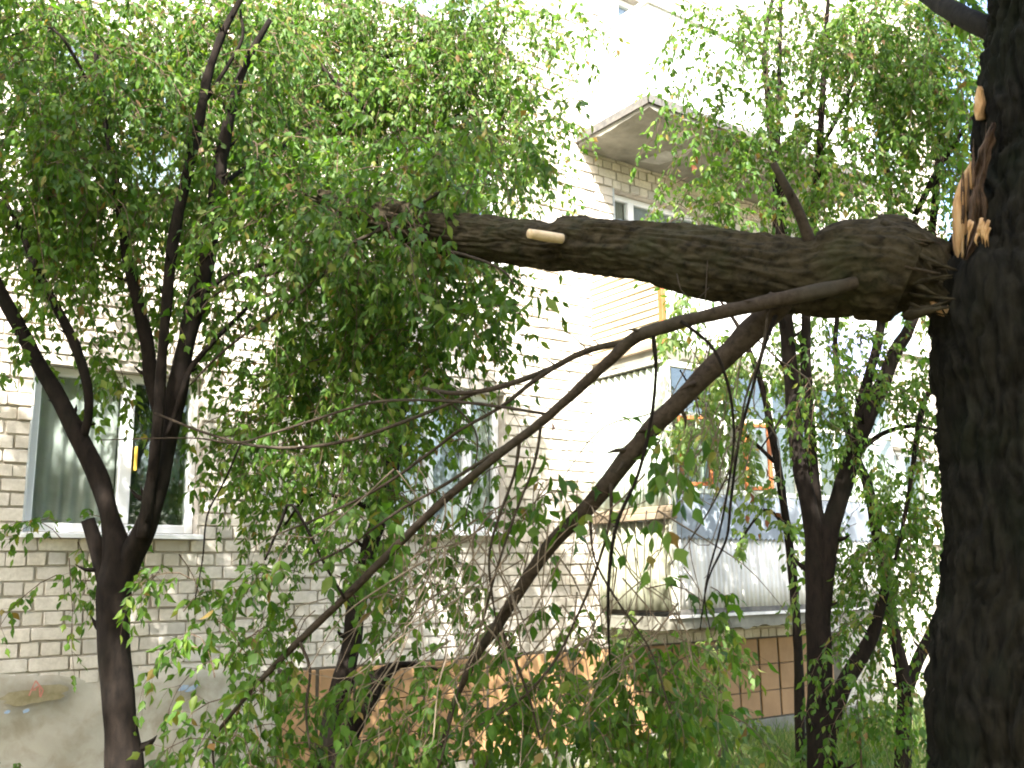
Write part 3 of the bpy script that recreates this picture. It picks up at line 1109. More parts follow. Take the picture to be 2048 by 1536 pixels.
def shard(name, outline, d, th, mt, parent, seed=0):
    """a splintered plate of wood: a jagged outline with its own thickness"""
    r = random.Random(seed)
    f = [P(x, y, d + r.uniform(-.012, .012)) for (x, y) in outline]
    b = [P(x + r.uniform(-4, 4) + 10, y + r.uniform(-3, 3), d + th) for (x, y) in outline]
    n = len(f)
    vs = f + b
    fs = [tuple(range(n))[::-1], tuple(range(n, 2 * n))] + [(i, (i + 1) % n, n + (i + 1) % n, n + i) for i in range(n)]
    return link(name, mesh(vs, fs), mt, parent)
V, Q = tube(pix([(1928, 545, 3.16, 10), (1922, 505, 3.15, 24), (1919, 450, 3.14, 27), (1919, 405, 3.14, 27), (1930, 362, 3.15, 20), (1944, 322, 3.16, 5)]), .012, 18, .10, .006, 3)
link('splinter', np_mesh(V, Q), M['wood'], bt, True)
shard('splinter', [(1955, 172), (1949, 196), (1947, 222), (1952, 240), (1961, 236), (1966, 205), (1962, 180)], 3.16, .05, M['wood'], bt, 2)
def torn_patch():
    # the hollow where the limb tore out: vertical fibres of brown inner wood
    ys = np.linspace(245, 520, 70)
    Lx = np.interp(ys, [245, 300, 360, 420, 470, 520], [1986, 1958, 1944, 1938, 1934, 1928])
    Rx = np.interp(ys, [245, 280, 330, 380, 420, 450, 480, 520], [1990, 1990, 1977, 1968, 1978, 1982, 1960, 1934])
    n = 40
    V = []
    for j, y in enumerate(ys):
        for i in range(n):
            t = i / (n - 1)
            x = Lx[j] + (Rx[j] - Lx[j]) * t + 5 * (float(vnoise(y * .06, t * 4, 2)) - .5)
            fib = float(vnoise(t * 22 + y * .004, y * .012, 1)) - .5
            big = float(vnoise(t * 5, y * .02, 7)) - .5
            edge = min(t, 1 - t) * 2
            V.append(P(x, y, 3.09 - .030 * edge ** .5 - .016 * fib - .05 * big))
    i, j = np.meshgrid(np.arange(n - 1), np.arange(len(ys) - 1))
    q = (j * n + i).ravel()
    link('torn_wood', np_mesh(np.array(V), np.stack([q, q + 1, q + n + 1, q + n], -1)), M['inner'], bt, True)
torn_patch()
rw = random.Random(12)
for k in range(20):
    y1 = rw.uniform(330, 545)
    x = np.interp(y1, [300, 400, 460, 545], [1950, 1918, 1914, 1918]) + rw.uniform(6, 34 if y1 < 490 else 10)
    L = rw.uniform(30, 110)
    wd = rw.uniform(3, 8)
    b_ = rw.choice((-1, 1)) * rw.uniform(0, 5)
    d_ = 3.13 - max(0, x - 1930) * .0022 + rw.uniform(-.02, .02)
    V, Q = tube(pix([(x, y1, d_, wd), (x + b_ * .3, y1 - L * .4, d_, wd * .9), (x + b_, y1 - L, d_ + rw.uniform(-.02, .02), .6)]), .02, 5, .2, 0, k)
    link('splinter', np_mesh(V, Q), M['wood' if rw.random() < .45 else 'inner'], bt)
for k in range(14):
    y1, x = rw.uniform(430, 470), rw.uniform(1930, 1980)
    V, Q = tube(pix([(x, y1, 3.02, 7), (x - 4, y1 + 14, 3.01, 5), (x + rw.uniform(-8, 4), y1 + rw.uniform(22, 44), 3.02, .8)]), .01, 5, .2, 0, k)
    link('splinter', np_mesh(V, Q), M['wood'], bt)
fo = Foliage(100)
for (c, r, n) in [((.2, -8.6, 7.4), (1.7, 1.7, 1.1), 300), ((-1.4, -7.4, 8.2), (1.7, 1.6, 1.0), 140), ((1.6, -9.0, 7.6), (1.4, 1.4, 1.1), 220), ((-.4, -10.4, 8.0), (1.8, 1.6, 1.2), 240),
                  ((2.6, -7.2, 8.6), (.9, .9, .7), 60), ((.6, -7.4, 5.9), (1.1, 1.0, .5), 120), ((-2.9, -9.2, 7.2), (1.4, 1.3, .9), 170)]:
    fo.blob(c, r, n, .13, (.5, 1.0))
fo.blob_px(1930, 120, 60, 90, 4.0, .3, .8, .06)
fo.build(bt, M['leaf'])

# ---- the limb that broke off and hangs across the view
bl = thing('broken_limb', 'heavy snapped limb lying across the view with its foliage hanging to the ground', 'branch')
LR = [(1925, 606, 3.2, 60), (1895, 596, 3.22, 96), (1862, 572, 3.24, 140), (1830, 552, 3.26, 178), (1780, 540, 3.28, 198), (1700, 537, 3.32, 190), (1640, 552, 3.36, 160), (1570, 550, 3.40, 150), (1500, 538, 3.46, 146),
      (1400, 526, 3.56, 140), (1300, 506, 3.68, 117), (1200, 495, 3.80, 109), (1145, 487, 3.88, 104), (1100, 492, 3.94, 96), (1000, 480, 4.08, 86), (900, 467, 4.22, 84), (800, 442, 4.38, 76),
      (720, 415, 4.55, 56), (650, 396, 4.72, 34), (600, 384, 4.8, 18)]
def limb_break(Rr, A, S, c, u, v):
    # ragged end at the break
    k = np.clip((.20 - S) / .20, 0, 1)
    jag = vnoise(np.cos(A) * 4, np.sin(A) * 4, S * 3)
    return Rr * (1 - .55 * k * jag)
V, Q = tube(pix(LR), .011, 136, .07, .025, 5, limb_break)
link('limb', np_mesh(V, Q), M['bark_limb'], bl, True)
branch('cut_stub', [(1140, 482, 3.82, 30), (1110, 474, 3.76, 24), (1062, 468, 3.70, 20)], M['bark_limb'], bl, 12, .02)
p0, p1 = P(1124, 478, 3.765), P(1058, 467, 3.68)
V, Q = tube([(*p0, .020), (*((p0 + p1) / 2), .021), (*p1, .019)], .01, 12, .03)
link('bare_wood', np_mesh(V, Q), M['cutwood'], bl, True)
branch('dead_stub', [(1626, 500, 3.30, 30), (1600, 430, 3.26, 26), (1572, 375, 3.24, 22), (1546, 326, 3.22, 18)], M['bark_brown'], bl, 10, .12, 3)
V, Q = tube(pix([(1900, 505, 3.2, 30), (1860, 490, 3.22, 40), (1830, 468, 3.25, 34), (1800, 450, 3.28, 40), (1760, 455, 3.3, 60)]), .02, 20, .25, .01, 8)
link('torn_bark', np_mesh(V, Q), M['bark_limb'], bl, True)
rw = random.Random(15)
for k in range(16):
    y0 = rw.uniform(470, 625)
    x0 = np.interp(y0, [450, 520, 610], [1825, 1862, 1888]) + rw.uniform(-14, 6)
    L = rw.uniform(14, 62)
    sl = rw.uniform(-.35, .55)
    V, Q = tube(pix([(x0 - 60, y0 - 60 * sl, 3.20, rw.uniform(6, 22)), (x0 - 10, y0, 3.12 + rw.uniform(-.02, .03), rw.uniform(3, 12)), (x0 + L, y0 + L * sl, 3.11 + rw.uniform(-.04, .04), .8)]), .015, 7, .35, .004, k)
    link('splinter', np_mesh(V, Q), M['inner' if rw.random() < .3 else 'bark_limb'], bl)
for k in range(12):
    x0 = rw.uniform(1740, 1850)
    yt = np.interp(x0, [1740, 1800, 1850], [450, 446, 486])
    V, Q = tube(pix([(x0 - 26, yt + 26, 3.24, 22), (x0, yt + 6, 3.23, 16), (x0 + rw.uniform(18, 50), yt - rw.uniform(0, 16), 3.22, 1.5)]), .015, 7, .3, 0, k + 60)
    link('bark_flap', np_mesh(V, Q), M['bark_limb'], bl)
V, Q = tube(pix([(1902, 622, 3.18, 30), (1880, 618, 3.2, 26), (1850, 590, 3.22, 12), (1838, 570, 3.2, 6)]), .02, 10, .25)
link('splinter', np_mesh(V, Q), M['wood'], bl, True)
BR = [
    ('branch', [(1800, 548, 3.30, 14), (1730, 560, 3.20, 32), (1640, 582, 3.17, 42), (1540, 603, 3.18, 42), (1400, 634, 3.22, 38), (1310, 660, 3.28, 38), (1262, 680, 3.32, 36), (1225, 716, 3.36, 34), (1180, 756, 3.42, 30),
                (1090, 838, 3.52, 26), (1000, 908, 3.62, 25), (900, 990, 3.74, 24), (780, 1105, 3.9, 24), (690, 1195, 4.02, 22), (600, 1280, 4.14, 20), (520, 1362, 4.26, 15), (460, 1432, 4.34, 11), (428, 1480, 4.4, 8), (428, 1545, 4.45, 6)], 'bark_brown', 14),
    ('branch', [(1560, 600, 3.26, 74), (1530, 634, 3.28, 74), (1460, 704, 3.34, 66), (1380, 782, 3.42, 56), (1300, 860, 3.5, 52), (1240, 935, 3.58, 52), (1180, 1010, 3.66, 46), (1100, 1092, 3.76, 40),
                (1040, 1180, 3.86, 34), (985, 1266, 3.96, 30), (955, 1308, 4.02, 24), (915, 1390, 4.1, 18), (890, 1470, 4.18, 14), (870, 1560, 4.25, 9)], 'bark_brown', 16),
    ('branch', [(1262, 684, 3.33, 20), (1200, 694, 3.40, 18), (1150, 712, 3.46, 17), (1100, 738, 3.52, 16), (1020, 768, 3.62, 15), (950, 784, 3.70, 13), (900, 786, 3.76, 12), (846, 776, 3.82, 8)], 'bark_brown', 10),
    ('branch', [(960, 782, 3.70, 11), (880, 815, 3.78, 10), (790, 850, 3.88, 10), (700, 880, 3.98, 9), (600, 895, 4.1, 9), (500, 890, 4.2, 8), (400, 862, 4.3, 7), (310, 826, 4.4, 5)], 'bark_brown', 8),
    ('branch', [(1110, 734, 3.50, 13), (1060, 768, 3.54, 13), (1000, 815, 3.62, 10), (920, 860, 3.7, 9), (860, 905, 3.8, 9), (760, 975, 3.9, 8), (650, 1030, 4.0, 6), (540, 1075, 4.1, 5)], 'bark_brown', 8),
    ('branch', [(1092, 828, 3.52, 9), (1030, 818, 3.58, 8), (940, 806, 3.66, 8), (840, 800, 3.76, 8), (740, 806, 3.86, 8), (640, 836, 3.96, 7), (540, 868, 4.06, 7), (470, 886, 4.14, 6), (380, 876, 4.2, 4), (200, 880, 4.3, 3)], 'bark_brown', 8),
    ('branch', [(1080, 846, 3.54, 11), (980, 912, 3.64, 10), (880, 975, 3.74, 9), (800, 1020, 3.84, 8), (700, 1090, 3.94, 7), (620, 1130, 4.02, 6)], 'bark_brown', 8),
    ('branch', [(900, 372, 4.2, 7), (830, 415, 4.2, 9), (770, 455, 4.22, 11), (690, 492, 4.3, 11), (600, 528, 4.4, 10), (500, 562, 4.5, 9), (430, 590, 4.6, 7), (380, 650, 4.7, 5)], 'bark_brown', 8),
    ('branch', [(700, 500, 4.3, 9), (650, 545, 4.32, 9), (560, 620, 4.4, 9), (490, 668, 4.46, 8), (430, 718, 4.54, 7), (380, 770, 4.6, 5)], 'bark_brown', 8),
    ('branch', [(890, 500, 4.16, 10), (960, 520, 3.95, 8), (1010, 545, 3.8, 6), (1040, 590, 3.75, 4)], 'bark_brown', 8),
    ('branch', [(1640, 510, 3.22, 10), (1720, 520, 3.16, 11), (1800, 532, 3.12, 10), (1880, 548, 3.1, 8)], 'bark_brown', 8),
    ('branch', [(1306, 672, 3.28, 12), (1312, 740, 3.3, 10), (1302, 840, 3.32, 9), (1276, 950, 3.35, 9), (1236, 1040, 3.38, 10), (1220, 1130, 3.4, 10), (1216, 1230, 3.44, 8), (1220, 1330, 3.5, 5)], 'bark', 8),
    ('branch', [(1362, 642, 3.22, 10), (1424, 694, 3.2, 9), (1456, 770, 3.2, 8), (1468, 860, 3.22, 7), (1460, 950, 3.24, 6), (1440, 1060, 3.26, 6), (1410, 1180, 3.3, 4), (1420, 1260, 3.3, 3)], 'bark', 8),
    ('branch', [(1552, 630, 3.24, 12), (1530, 690, 3.22, 9), (1504, 780, 3.24, 8), (1478, 880, 3.26, 8), (1462, 1000, 3.28, 8), (1452, 1080, 3.3, 7), (1416, 1160, 3.34, 5), (1400, 1260, 3.4, 3)], 'bark', 8),
    ('branch', [(1536, 620, 3.2, 8), (1524, 700, 3.18, 7), (1490, 800, 3.2, 6), (1474, 900, 3.2, 5), (1430, 1000, 3.24, 5), (1380, 1080, 3.28, 4), (1340, 1130, 3.3, 3)], 'bark_brown', 8),
    ('branch', [(1040, 880, 3.58, 10), (1028, 950, 3.6, 8), (996, 1040, 3.62, 8), (978, 1120, 3.66, 7), (990, 1230, 3.7, 5), (1004, 1330, 3.75, 4)], 'bark_brown', 8),
    ('branch', [(1082, 852, 3.53, 9), (1068, 930, 3.54, 7), (1026, 1040, 3.58, 7), (990, 1150, 3.62, 7), (960, 1260, 3.7, 7), (920, 1370, 3.8, 6), (880, 1530, 3.9, 6)], 'bark_brown', 8),
    ('branch', [(1222, 960, 3.58, 12), (1220, 1040, 3.58, 8), (1192, 1140, 3.62, 8), (1160, 1220, 3.66, 7), (1110, 1320, 3.7, 7), (1040, 1400, 3.78, 6), (960, 1450, 3.85, 5)], 'bark_brown', 8),
    ('branch', [(1040, 1185, 3.85, 14), (1000, 1240, 3.88, 10), (1030, 1320, 3.88, 9), (1060, 1400, 3.9, 7), (1080, 1480, 3.95, 5)], 'bark_brown', 8),
    ('branch', [(1180, 1030, 3.64, 8), (1190, 1120, 3.62, 6), (1240, 1210, 3.6, 6), (1300, 1300, 3.6, 5), (1340, 1420, 3.62, 4)], 'bark_brown', 8),
    ('branch', [(600, 1284, 4.12, 9), (620, 1340, 4.1, 8), (612, 1420, 4.12, 7), (620, 1500, 4.14, 6)], 'bark_brown', 8),
    ('branch', [(690, 1198, 4.0, 8), (650, 1130, 4.0, 7), (585, 1010, 4.05, 9), (560, 1050, 4.1, 8), (530, 1120, 4.14, 6)], 'bark', 8),
    ('branch', [(1420, 470, 3.44, 3), (1414, 540, 3.40, 3.4), (1410, 640, 3.38, 3.2), (1416, 720, 3.36, 2.4)], 'bark_brown', 6),
    ('branch', [(1354, 548, 3.40, 3), (1362, 580, 3.36, 3), (1390, 600, 3.36, 3), (1418, 575, 3.38, 2)], 'bark_brown', 6),
    ('branch', [(870, 780, 3.78, 6), (950, 860, 3.74, 5), (945, 960, 3.72, 4), (930, 1040, 3.72, 3)], 'bark_brown', 6),
    ('branch', [(1180, 705, 3.44, 4), (1140, 668, 3.4, 3.4), (1100, 655, 3.4, 3), (1045, 658, 3.4, 2)], 'bark_brown', 6),
    ('branch', [(480, 890, 4.2, 6), (450, 960, 4.2, 5), (415, 1030, 4.22, 5), (405, 1120, 4.25, 4), (390, 1200, 4.3, 3)], 'bark', 6),
]
for i, (nm, p, mt, sd_) in enumerate(BR):
    p = [(q[0], q[1], q[2], q[3] * (.84 if i < 2 else .9)) for q in p]
    branch(nm, p, M[mt], bl, sd_, .10, i * 3 + 1, .03)
fo = Foliage(200, 1.5)
for b in [  # cx, cy, rx, ry, d, rd, leaf cover
    (900, 335, 150, 90, 4.5, .4, 1.9), (1010, 300, 85, 80, 4.6, .3, 1.2), (1035, 400, 45, 60, 4.5, .3, .8), (700, 455, 190, 120, 4.6, .45, 2.0), (640, 400, 130, 60, 4.3, .2, 1.6), (760, 405, 70, 50, 4.12, .12, 1.6), (740, 480, 80, 50, 4.1, .12, 1.6), (560, 470, 120, 80, 4.4, .2, 1.2), (830, 540, 130, 60, 4.6, .3, 1.9), (955, 550, 70, 36, 4.4, .2, 1.3),
    (620, 600, 190, 130, 4.9, .4, 1.25), (800, 630, 150, 110, 4.8, .4, 1.4), (905, 640, 70, 110, 4.7, .25, 1.2), (1010, 620, 22, 50, 4.6, .1, .5), (600, 760, 140, 130, 5.2, .4, 1.2), (720, 770, 180, 130, 4.8, .4, 1.15),
    (900, 730, 80, 80, 4.6, .3, 1.1), (620, 890, 190, 100, 4.8, .4, 1.15), (730, 930, 90, 100, 4.7, .35, 1.1), (890, 900, 50, 90, 4.6, .2, .25), (520, 880, 80, 100, 5.3, .3, 1.1), (450, 720, 40, 60, 5.3, .2, .5)]:
    fo.blob_px(*b)
for b in [
    (560, 1115, 190, 70, 4.4, .3, .6), (420, 1240, 90, 60, 4.5, .2, .45), (560, 1250, 110, 60, 4.4, .2, .4), (790, 1090, 110, 70, 4.3, .3, .9), (920, 1150, 100, 90, 4.2, .3, .75), (400, 1170, 90, 45, 4.5, .2, .35), (1050, 990, 50, 90, 3.9, .2, .28), (1060, 1110, 80, 80, 3.9, .25, .55),
    (420, 1380, 90, 100, 4.5, .3, .8), (540, 1430, 140, 90, 4.5, .3, 1.2), (470, 1500, 130, 50, 4.4, .3, 1.2), (800, 1270, 90, 60, 4.4, .3, .3), (850, 1420, 140, 100, 4.4, .3, 1.3), (980, 1350, 110, 110, 4.3, .3, 1.2), (1150, 1260, 110, 70, 4.2, .3, .7),
    (1160, 1420, 150, 110, 4.3, .35, 1.3), (1310, 1330, 100, 90, 4.2, .3, 1.1), (1370, 1450, 130, 90, 4.3, .3, 1.5), (1260, 1190, 60, 50, 3.8, .2, .5), (1400, 1180, 60, 50, 3.6, .2, .2), (1300, 955, 40, 40, 3.6, .1, .3), (1400, 930, 40, 50, 3.5, .1, .4),
    (1060, 620, 60, 60, 4.0, .1, .12), (1070, 700, 50, 50, 4.0, .1, .12)]:
    fo.blob_px(*b, .062)
fo.build(bl, M['leaf'])

def dry_twigs():
    rng = np.random.default_rng(77)
    sp = Soup()
    for _ in range(150):
        x0, y0, d = rng.uniform(780, 1520), rng.uniform(930, 1330), rng.uniform(3.5, 4.4)
        if x0 > 1380:
            y0 = rng.uniform(650, 900)
        pts = [(x0, y0, d, rng.uniform(2.5, 5))]
        lean = rng.normal(-25, 40)
        for k in range(1, 5):
            pts.append((x0 + lean * k * .8 + rng.normal(0, 9), y0 + k * rng.uniform(40, 75), d + rng.normal(0, .03), pts[0][3] * (1 - k * .17)))
        sp.add(*tube(pix(pts), .05, 4, .0))
    o = sp.build('dry_twigs', M['drytwig'], bl)
    o['kind'] = 'stuff'
dry_twigs()

def single_leaves(name, spots, mt, parent, size, seed):
    """single leaves that stand out one by one, each its own part; shapes are shared"""
    rng = np.random.default_rng(seed)
    shared = []
    for k in range(4):
        V, Q = leaf_mesh(np.zeros((1, 3)), np.array([[0, .2 * rng.normal(), -1.0]]), np.array([[0, -1.0, .3]]), np.array([1.0]), rng)
        me = np_mesh(V, Q)
        me.materials.append(mt)
        shared.append(me)
    for (x, y, d) in spots:
        o = bpy.data.objects.new(name, shared[rng.integers(0, 4)])
        COL.objects.link(o)
        o.parent = parent
        o.location = P(x, y, d)
        s = size * rng.uniform(.8, 1.25)
        o.scale = (s, s, s)
        o.rotation_euler = (rng.normal(0, .25), rng.normal(0, .45), rng.uniform(-1.2, 1.2) + .6)
single_leaves('leaf', [(1262, 945, 3.5), (1280, 962, 3.5), (1300, 925, 3.5), (1316, 930, 3.5), (1270, 1000, 3.5), (1256, 985, 3.5), (1330, 915, 3.5), (1044, 920, 3.6), (1062, 915, 3.6), (1030, 940, 3.6),
               (1090, 905, 3.6), (1100, 950, 3.6), (1078, 952, 3.6), (1118, 948, 3.6), (1030, 970, 3.6), (1060, 1005, 3.6), (1050, 1040, 3.65), (1090, 1008, 3.6), (1340, 955, 3.4), (1360, 940, 3.4), (1385, 900, 3.4),
               (1410, 880, 3.4), (1440, 880, 3.4), (1360, 1000, 3.4), (1345, 985, 3.4), (1420, 905, 3.4), (1075, 590, 3.7), (1092, 595, 3.7), (1068, 590, 3.7), (1140, 1045, 3.7), (1150, 1080, 3.7), (1120, 1060, 3.7), (880, 470, 4.0), (868, 478, 4.0), (895, 450, 4.0)],
              M['leaf'], bl, .085, 31)

# ---- the forked tree in front of the left window
lt = thing('forked_maple', 'dark smooth trunk forking low into several upright stems before the white framed window', 'tree')
D = 4.7
for i, p in enumerate([
    [(262, 1760, D, 100), (252, 1600, D, 88), (246, 1500, D, 82), (236, 1400, D, 78), (228, 1280, D, 75), (228, 1180, D, 80), (236, 1120, D, 72), (222, 1040, D, 46), (198, 960, D, 44), (160, 880, D, 44), (124, 810, D, 38), (84, 740, D, 36), (40, 655, D, 34), (8, 600, D, 32), (-25, 520, D, 30), (-60, 380, D, 24)],
    [(222, 1200, D, 46), (204, 1140, D, 38), (190, 1085, D, 34), (176, 1040, D, 30)],
    [(236, 1190, D, 50), (258, 1120, D, 58), (290, 1060, D - .05, 52), (316, 980, D - .05, 46), (334, 880, D, 44), (352, 790, D, 46), (368, 700, D, 42), (388, 620, D, 42), (412, 530, D, 40), (426, 440, D, 36), (438, 350, D, 32), (460, 230, D, 26), (490, 130, D, 18), (540, 40, D, 12)],
    [(285, 1075, D - .1, 30), (302, 960, D - .12, 27), (316, 840, D - .14, 26), (324, 720, D - .14, 24), (336, 580, D - .14, 25), (348, 470, D - .14, 27), (372, 360, D - .14, 26), (396, 250, D - .14, 25), (414, 160, D - .14, 22), (440, 80, D - .14, 18), (478, 5, D - .14, 14), (520, -60, D - .1, 8)],
    [(322, 850, D + .05, 22), (304, 770, D + .08, 32), (294, 690, D + .08, 32), (278, 610, D + .08, 30), (258, 530, D + .08, 28), (244, 450, D + .08, 20), (226, 330, D + .08, 18), (206, 200, D + .08, 16), (190, 100, D + .08, 10)],
    [(160, 884, D, 24), (176, 840, D - .03, 20), (174, 770, D - .05, 22), (150, 690, D - .05, 24), (110, 610, D - .05, 20), (70, 530, D - .05, 18), (40, 460, D - .05, 12), (0, 380, D, 8)],
    [(334, 870, D - .1, 12), (360, 800, D - .1, 14), (380, 740, D - .1, 14), (430, 680, D - .1, 12), (500, 610, D, 8)],
    [(408, 590, D, 18), (440, 560, D - .05, 14), (520, 530, D - .1, 12), (620, 500, D - .2, 8)],
    [(412, 200, D - .12, 10), (450, 140, D - .1, 10), (485, 75, D - .1, 8), (480, 20, D - .1, 6)],
    [(430, 380, D, 12), (500, 330, D + .3, 11), (560, 300, D + .8, 12), (630, 240, D + 1.4, 14), (690, 190, D + 1.8, 13), (740, 130, D + 1.9, 11), (830, 90, D + 1.9, 9), (930, 20, D + 1.9, 6)],
    [(206, 220, D + .08, 8), (120, 70, D, 7), (60, 60, D, 6), (0, 80, D, 4)]]):
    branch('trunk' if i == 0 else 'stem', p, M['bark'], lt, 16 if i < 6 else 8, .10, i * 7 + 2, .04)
fo = Foliage(300, 2.1)
for b in [(110, 90, 170, 110, 5.2, .5, 2.0), (380, 250, 80, 120, 5.4, .3, .7), (90, 500, 110, 60, 5.2, .3, .8), (420, 60, 120, 80, 5.4, .3, 1.3), (300, 440, 110, 60, 5.3, .3, 1.0), (60, 260, 130, 130, 5.1, .5, 1.7), (60, 420, 110, 90, 5.0, .4, 1.3), (320, 80, 170, 90, 5.3, .5, 1.4), (200, 300, 120, 110, 5.0, .4, 1.5), (230, 420, 160, 70, 5.0, .4, 1.2),
          (480, 190, 130, 170, 5.3, .4, 1.6), (480, 390, 110, 100, 5.2, .4, 1.5), (110, 560, 90, 60, 5.0, .3, .45), (30, 640, 40, 70, 4.9, .2, .5), (20, 760, 30, 40, 4.9, .2, .4), (150, 700, 90, 40, 5.0, .2, .5), (235, 700, 50, 60, 5.0, .2, .8),
          (300, 520, 60, 60, 5.1, .2, .5), (350, 400, 70, 80, 5.1, .3, .9), (140, 1080, 40, 60, 5.0, .15, .9), (120, 1150, 60, 40, 5.0, .15, .3), (330, 1130, 40, 60, 5.0, .15, .7), (400, 560, 70, 50, 5.1, .2, .5), (380, 250, 70, 90, 5.1, .3, .4)]:
    fo.blob_px(*b)
for b in [(110, 110, 160, 120, 4.5, .1, .55), (60, 330, 110, 110, 4.5, .1, .7), (330, 160, 150, 120, 4.5, .1, .5), (250, 390, 120, 70, 4.5, .1, .5), (470, 300, 80, 120, 4.5, .1, .6), (180, 240, 120, 80, 5.5, .3, 1.2), (60, 60, 110, 70, 5.6, .3, 1.2), (520, 60, 120, 70, 5.6, .3, 1.0), (120, 430, 130, 70, 5.5, .3, 1.0), (400, 320, 70, 90, 5.6, .3, .8)]:
    fo.blob_px(*b)
fo.build(lt, M['leaf'])

# ---- the leaning tree behind the hanging foliage
mt_ = thing('leaning_maple', 'slim black trunk leaning right behind the hanging branches near the tiled plinth', 'tree')
D = 5.4
for i, p in enumerate([
    [(636, 1640, D, 60), (650, 1530, D, 56), (664, 1450, D, 52), (684, 1370, D, 50), (704, 1280, D, 46), (716, 1190, D, 44), (738, 1100, D, 40), (762, 1020, D, 36), (790, 900, D + .1, 32), (800, 760, D + .2, 28), (780, 560, D + .6, 24), (760, 380, D + 1.1, 20), (740, 200, D + 1.3, 15), (720, 40, D + 1.4, 10), (700, -100, D + 1.4, 7)],
    [(664, 1560, D - .1, 52), (690, 1490, D - .1, 48), (716, 1430, D - .1, 50), (748, 1372, D - .1, 52), (775, 1345, D - .1, 34), (796, 1330, D - .1, 22)],
    [(744, 1390, D - .12, 34), (746, 1362, D - .12, 26), (742, 1342, D - .12, 16)],
    [(770, 480, D + .8, 14), (860, 330, D + 1.1, 12), (930, 200, D + 1.2, 9), (1010, 60, D + 1.2, 6)],
    [(744, 230, D + .5, 12), (640, 130, D + .5, 10), (560, 20, D + .5, 6)],
    [(760, 1030, D, 14), (700, 1000, D, 10), (620, 990, D, 8), (570, 1050, D, 6)],
    [(790, 1330, D - .1, 16), (840, 1330, D - .1, 9), (890, 1345, D - .1, 6)]]):
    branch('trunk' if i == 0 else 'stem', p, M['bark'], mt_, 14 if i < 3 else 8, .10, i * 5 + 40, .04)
fo = Foliage(400, 2.1)
for b in [(620, 80, 130, 120, 6.6, .5, 2.2), (560, 160, 90, 120, 6.5, .4, 1.3), (700, 160, 110, 110, 6.5, .4, 1.5), (860, 180, 120, 90, 6.5, .4, 1.3), (900, 40, 110, 70, 6.5, .4, 1.1), (620, 260, 110, 120, 6.4, .4, 1.5), (800, 90, 160, 120, 6.6, .5, 1.35), (800, 260, 150, 110, 6.4, .4, 1.5), (960, 100, 130, 110, 6.5, .4, 1.1), (980, 260, 110, 90, 6.4, .4, 1.5), (1060, 290, 55, 70, 6.3, .3, 1.1), (1090, 70, 60, 60, 6.4, .3, .8),
          (1060, 170, 70, 60, 6.4, .3, .35), (1165, 78, 12, 18, 6.4, .1, .5), (760, 420, 180, 80, 6.2, .4, 1.5), (1080, 380, 30, 60, 6.3, .2, .8), (690, 640, 130, 100, 6.2, .3, .7), (720, 860, 80, 90, 6.2, .3, .6), (660, 1010, 120, 60, 6.1, .3, .7), (620, 1170, 100, 70, 6.1, .3, .35), (840, 1180, 90, 70, 6.1, .3, .35)]:
    fo.blob_px(*b)
fo.build(mt_, M['leaf'])

# ---- the forked tree before the balcony
rt = thing('balcony_maple', 'brown forked trunk standing in front of the ground floor balcony', 'tree')
D = 6.5
for i, p in enumerate([
    [(1640, 1700, D, 84), (1640, 1560, D, 72), (1640, 1480, D, 66), (1640, 1350, D, 58), (1636, 1230, D, 56), (1632, 1150, D, 52), (1626, 1060, D, 44), (1610, 980, D, 40), (1594, 890, D, 36), (1584, 780, D, 34), (1576, 690, D, 34), (1568, 600, D, 32), (1560, 420, D, 26), (1540, 230, D, 18), (1530, 80, D, 12), (1560, -60, D, 8)],
    [(1648, 1260, D - .03, 24), (1652, 1180, D - .03, 32), (1654, 1110, D - .03, 42), (1668, 1030, D - .03, 44), (1700, 930, D - .03, 42), (1732, 840, D - .03, 38), (1764, 770, D - .03, 36), (1792, 700, D - .03, 32), (1820, 655, D - .03, 26), (1850, 560, D, 20), (1870, 400, D, 16), (1880, 220, D, 12), (1870, 60, D, 8)],
    [(1650, 1120, D + .04, 26), (1636, 1020, D + .04, 26), (1622, 900, D + .04, 28), (1614, 780, D + .04, 26), (1612, 640, D + .04, 22), (1624, 480, D + .04, 18), (1640, 280, D + .04, 16), (1650, 100, D + .04, 12), (1660, -60, D, 8)],
    [(1648, 1500, D - .03, 44), (1680, 1390, D - .06, 38), (1722, 1310, D - .06, 36), (1748, 1260, D - .06, 30), (1770, 1180, D - .06, 22)],
    [(1708, 920, D, 24), (1716, 860, D, 28), (1730, 780, D + .05, 26), (1752, 700, D + .05, 22), (1765, 620, D + .05, 20), (1780, 420, D + .1, 16), (1760, 240, D + .1, 12)],
    [(1720, 900, D, 14), (1770, 865, D, 11), (1830, 852, D, 10), (1900, 868, D, 8)],
    [(1575, 680, D, 14), (1550, 560, D - .1, 12), (1556, 300, D - .1, 12), (1562, 0, D - .1, 8)],
    [(1640, 300, D, 12), (1700, 180, D, 10), (1740, 40, D, 8)],
    [(1880, 760, D - .2, 14), (1850, 800, D - .2, 14), (1836, 860, D - .2, 13), (1822, 960, D - .2, 11), (1808, 1040, D - .2, 10), (1790, 1120, D - .2, 8)],
    [(1945, 235, D - .4, 10), (1900, 300, D - .3, 14), (1860, 370, D - .2, 16), (1830, 430, D - .1, 14)],
    [(1520, 900, D - .3, 4), (1560, 840, D - .3, 5), (1590, 790, D - .1, 6)]]):
    branch('trunk' if i == 0 else 'stem', p, M['bark'], rt, 16 if i < 4 else 8, .10, i * 5 + 80, .04)
fo = Foliage(500, 2.1)
